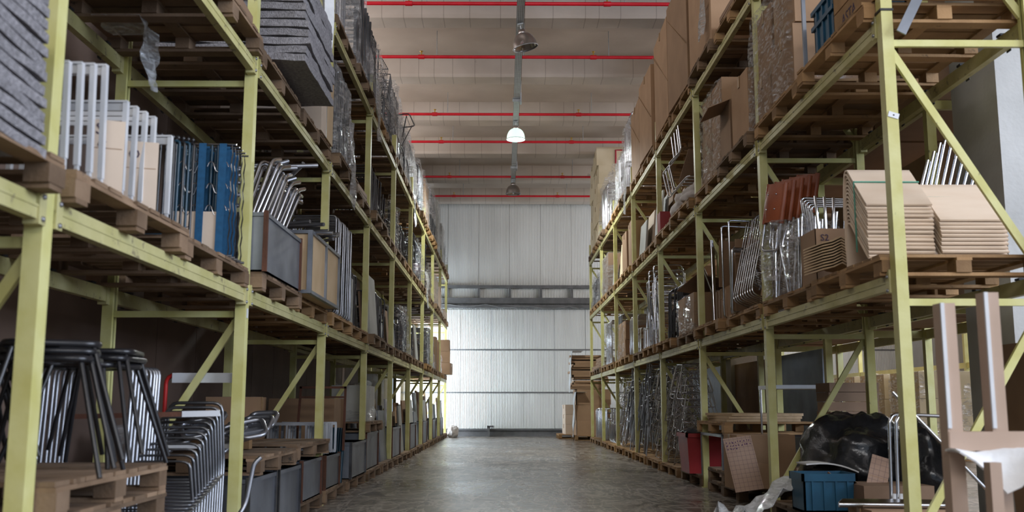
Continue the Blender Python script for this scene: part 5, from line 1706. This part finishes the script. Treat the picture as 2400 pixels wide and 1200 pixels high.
# beige frame assembly in the right foreground, nearer than the rack
t = thing('beige_stand', 'tall beige lacquered wooden frame standing in the right foreground', 'frame', (2.2, 4.6, .0))
for xx, z0, z1 in ((-.15, .0, 1.47), (.055, 0, 1.52), (.62, 0, 1.5)):
    link('post', MB().box(xx - .035, xx + .035, -.04, .04, z0, z1), 'mdf', t)
    link('post_face', MB().box(xx - .037, xx - .02, -.052, -.04, .9, z1), 'white_paint', t)
link('cross_rail', MB().box(-.18, .65, -.043, .043, .80, .885), 'mdf', t)
link('cross_rail', MB().box(-.15, .62, -.035, .035, .1, .16), 'mdf', t)
rows = [[(2.0 + .065 * i, 4.42 + .05 * j, .80 - (.0 if i < 9 else 0) + .012 * math.sin(i * 1.1 + j) - (.19 * max(0, 1 - abs(i - 3.2) / 3) if j == 0 else 0) - (.09 * max(0, 1 - abs(i - 3.2) / 3) if j == 1 else 0)) for j in range(4)] for i in range(10)]
tag(link('foam_sheet', MB().sheet(rows, .008), 'foam'), 'white foam sheet with a torn corner draped on the beige frame rail', 'foam sheet')
t = thing('beige_trestle', 'beige lacquered post pair standing under the foam sheet', 'post', (2.28, 4.35, .0))
link('post', MB().box(-.2, -.15, -.03, .03, 0, .76), 'mdf', t)
link('post', MB().box(.05, .14, -.03, .03, 0, .76), 'mdf', t)
link('rail', MB().box(-.2, .14, -.02, .02, .3, .34), 'mdf', t)

# second and third right floor bays
for q in range(2):
    pallet(3.02, 11.35 + .1, 0.14 * q, '%s of the two low pallets under the pallet pile, right floor' % ORD[q], .02, True)
p = (3.02, 11.4, .28)
t = thing('steel_trestle', 'grey steel trestle carrying pallets on the right floor', 'trestle', (3.0, 12.1, 0))
for xx in (-.5, .5):
    for yy_ in (-.6, .6):
        link('leg', MB().bar((xx, yy_, 0), (xx, yy_, .66), .03, .03), 'bin', t)
link('top_rail', MB().bar((-.5, -.6, .66), (-.5, .6, .66), .03, .03).bar((.5, -.6, .66), (.5, .6, .66), .03, .03).bar((-.5, -.6, .66), (.5, -.6, .66), .03, .03).bar((-.5, .6, .66), (.5, .6, .66), .03, .03), 'bin', t)
pallet(3.02, 12.05, .68, 'wooden pallet up on the grey trestle, right floor', 0.02, False)
for q in range(3):
    tag(link('flat_board', MB().box(-.45, .4, -.5, .5, 0, .03), 'ply_edge', None, (3.0, 12.0, .822 + .032 * q), (0, 0, .05 * q)), '%s board up on the trestle pallet' % ORD[q], 'board', 'boards on the trestle pallet')
t = thing('glass_top_table', 'chrome-legged bench frame with pale top at the back of the right floor', 'bench', (3.2, 10.9, .42))
link('top', MB().box(-.35, .4, -.3, .3, .76, .8), 'white_paint', t)
for xx in (-.33, .38):
    for yy_ in (-.28, .28):
        link('leg', MB().tube([(xx, yy_, 0), (xx, yy_, .76)], .012, 6), 'chrome', t)
pallet(3.02, 13.4, 0, 'wooden pallet under the red bin, right floor', 0, True)
t = thing('red_bin', 'dark red plastic bin lined with black bag on the right floor', 'bin', (2.6, 13.35, .14))
link('bin_body', MB().raw([(sx * (.2 + .03 * z), sy * (.3 + .04 * z), z * .5) for z in (0, 1) for sx, sy in ((-1, -1), (1, -1), (1, 1), (-1, 1))], [(3, 2, 1, 0), (0, 1, 5, 4), (1, 2, 6, 5), (2, 3, 7, 6), (3, 0, 4, 7)]), 'red_plastic', t)
link('rim', MB().box(-.25, .25, -.36, -.33, .46, .51).box(-.25, .25, .33, .36, .46, .51).box(-.25, -.22, -.36, .36, .46, .51).box(.22, .25, -.36, .36, .46, .51), 'red_plastic', t)
link('bag_liner', MB().sheet([[(-.24 + .08 * a, -.34 + .11 * b_, .5 + .06 * noise.noise((a, b_, 3.3)) + .03) for b_ in range(7)] for a in range(7)], .01), 'black_film', t)
for k, j in ((2, 1), (3, 0), (3, 1), (4, 0), (4, 1), (5, 0), (5, 1), (6, 0), (6, 1)):
    pp = floor_pallet(1, k, j, False, 0.02, k < 5)
    if k < 5:
        load('WC', 1, k, j, 0, p=pp, n=11 if (k + j) % 2 else 9, dz=.105, kind='wirebase' if (k + j) % 2 else 'fourleg', m='chrome' if (k + j) % 2 else 'steel')
    elif k == 5:
        load('FR', 1, k, j, 0, p=pp, kind='sled', m='chrome', n=8)
    else:
        load('FR', 1, k, j, 0, p=pp, kind='folded', m='chrome', n=9)

# ------------------------------------------------------------------ stacks at the far ends of both racks
for q in range(14):
    o = link('flat_carton_bundle', MB().box(-.5, .5, -.6, .6, 0, .06), 'card', None, (2.56 + RND.uniform(-.07, .07), 30.2 + RND.uniform(-.05, .05), 1.5 + .062 * q + .04 * (q // 4)), (0, RND.uniform(-.0, .0), RND.uniform(-.06, .06)))
    tag(o, '%s bundle of flat cartons up the upper stack at the right rack end' % ORD[q], 'cardboard bundle', 'flat carton bundles')
for q in range(3):
    carton(2.66, 30.2, .14 + .45 * q, 1.0, 1.25, .448, '%s big carton up under the flat bundles, right rack end' % ORD[q], RND.uniform(-.03, .03), 'card')
pallet(2.64, 30.2, 0, 'wooden pallet under the carton stack at the right rack end', 0, False, False)
film_tail((2.02, 29.8, 2.6), 1.1, 1.2, 'white plastic sheet hanging off the flat carton stack at the right rack end', 1, 'white_sheet')
film_tail((2.1, 29.6, 1.4), .9, 1.3, 'white plastic sheet over the lower cartons at the right rack end', 1, 'white_sheet')
for q in range(3):
    carton(2.25, 31.6, .14 + .3 * q, .7, .9, .296, '%s low carton up against the white wall, right end' % ORD[q], .05, 'card_light')
pallet(2.25, 31.6, 0, 'wooden pallet under the low cartons by the white wall', 0, False, False)
for q in range(3):
    carton(-1.95 + RND.uniform(-.05, .05), 31.6, LZ + .0 + .36 * q, 0.6, 0.8, .355, '%s small carton up the column jutting out at the left rack end' % ORD[q], RND.uniform(-.05, .05), 'card')
sack((-1.62, 32.6, 0), .35, .35, .4, 'small pale sack on the floor at the left rack end', 'bag', 21)

# ------------------------------------------------------------------ goods behind the right rack
RB = 3.72
for k in range(7):
    y = 9.4 + 3.1 * k
    for z0, z1, nm in ((1.9, 3.3, 'lower'), (3.75, 5.0, 'upper')):
        for q in range(2):
            yy_ = y + 1.5 * q
            if 16.4 < yy_ < 18.8 or 26.2 < yy_ < 28.2:
                continue
            carton(4.45, yy_, z0, 1.1, 1.42, z1 - z0, 'big plain carton behind the right rack, %s row, %s from the camera' % (nm, ORD[2 * k + q]), 0, 'card', False, group='big cartons behind the right rack')
root = thing('pallet_rack', 'yellow-green pallet rack standing back to back behind the right rack', 'rack', (0, 0, 0))
for i in range(8):
    y = 8.62 + 3.1 * i
    for x in (3.82, 5.0):
        if not (16.9 < y < 18.2 and x < 4.8):
            link('upright', MB().box(x - .04, x + .04, y - .04, y + .04, 0, 5.1), 'paint', root)
    for z in (1.75, 3.6):
        link('shelf_beam', MB().box(3.8, 5.02, y + .03, y + .08, z + .05, z + .13), 'paint', root)
for i in range(7):
    y = 8.62 + 3.1 * i
    for z in (1.78, 3.63):
        for x in (3.82, 5.0):
            link('beam', MB().box(x - .025, x + .025, y, y + 3.1, z, z + .11), 'paint', root)
panel((3.95, 13.4, 0), (0, 0, 0), 2.2, 1.7, .03, 'bin', 'large dark sheet standing behind the right rack, floor level', None, 'steel_sheet', 'sheet')
panel((4.0, 15.95, 0), (0, 0, 0), 2.6, 1.7, .03, 'panel_brown', 'large brown board standing behind the right rack, floor level', None, 'board_panel', 'panel')
for q, (yq, wq) in enumerate(((19.6, 2.8), (22.7, 3.0), (25.6, 2.6))):  # dark boards added to block the bright view through the rack
    panel((4.0, yq, 0), (0, 0, 0), wq, 1.72, .03, 'panel_brown' if q % 2 else 'bin', '%s added dark backing board behind the right rack, floor level' % ORD[q], None, 'board_panel', 'panel')
panel((3.78, 7.2, 0), (0, -.06, 0), .5, 1.45, .02, 'panel_brown', 'brown board leaning on the concrete pillar behind the nearest right frame', None, 'board_panel', 'panel')
for q in range(5):
    wrapped((8.2, 19.2 + 1.7 * q, .14), 0, 1.1, 1.4, 1.5, '%s cream wrapped pallet load from the camera in the next aisle' % ORD[q], 'cartons', 'film', card='card_cream')
    pallet(8.2, 19.2 + 1.7 * q, 0, '%s pallet from the camera under cream loads in the next aisle' % ORD[q], 0, False, False)
root = thing('pallet_rack', 'far yellow pallet rack beyond the cream loads in the next aisle', 'rack', (0, 0, 0))
for i in range(7):
    for x in (9.3, 10.4):
        link('upright', MB().box(x - .04, x + .04, 11 + 3 * i - .04, 11 + 3 * i + .04, 0, 5), 'paint', root)
    for z in (1.75, 3.5):
        if i < 6:
            link('beam', MB().box(9.28, 9.32, 11 + 3 * i, 14 + 3 * i, z, z + .11), 'paint', root)
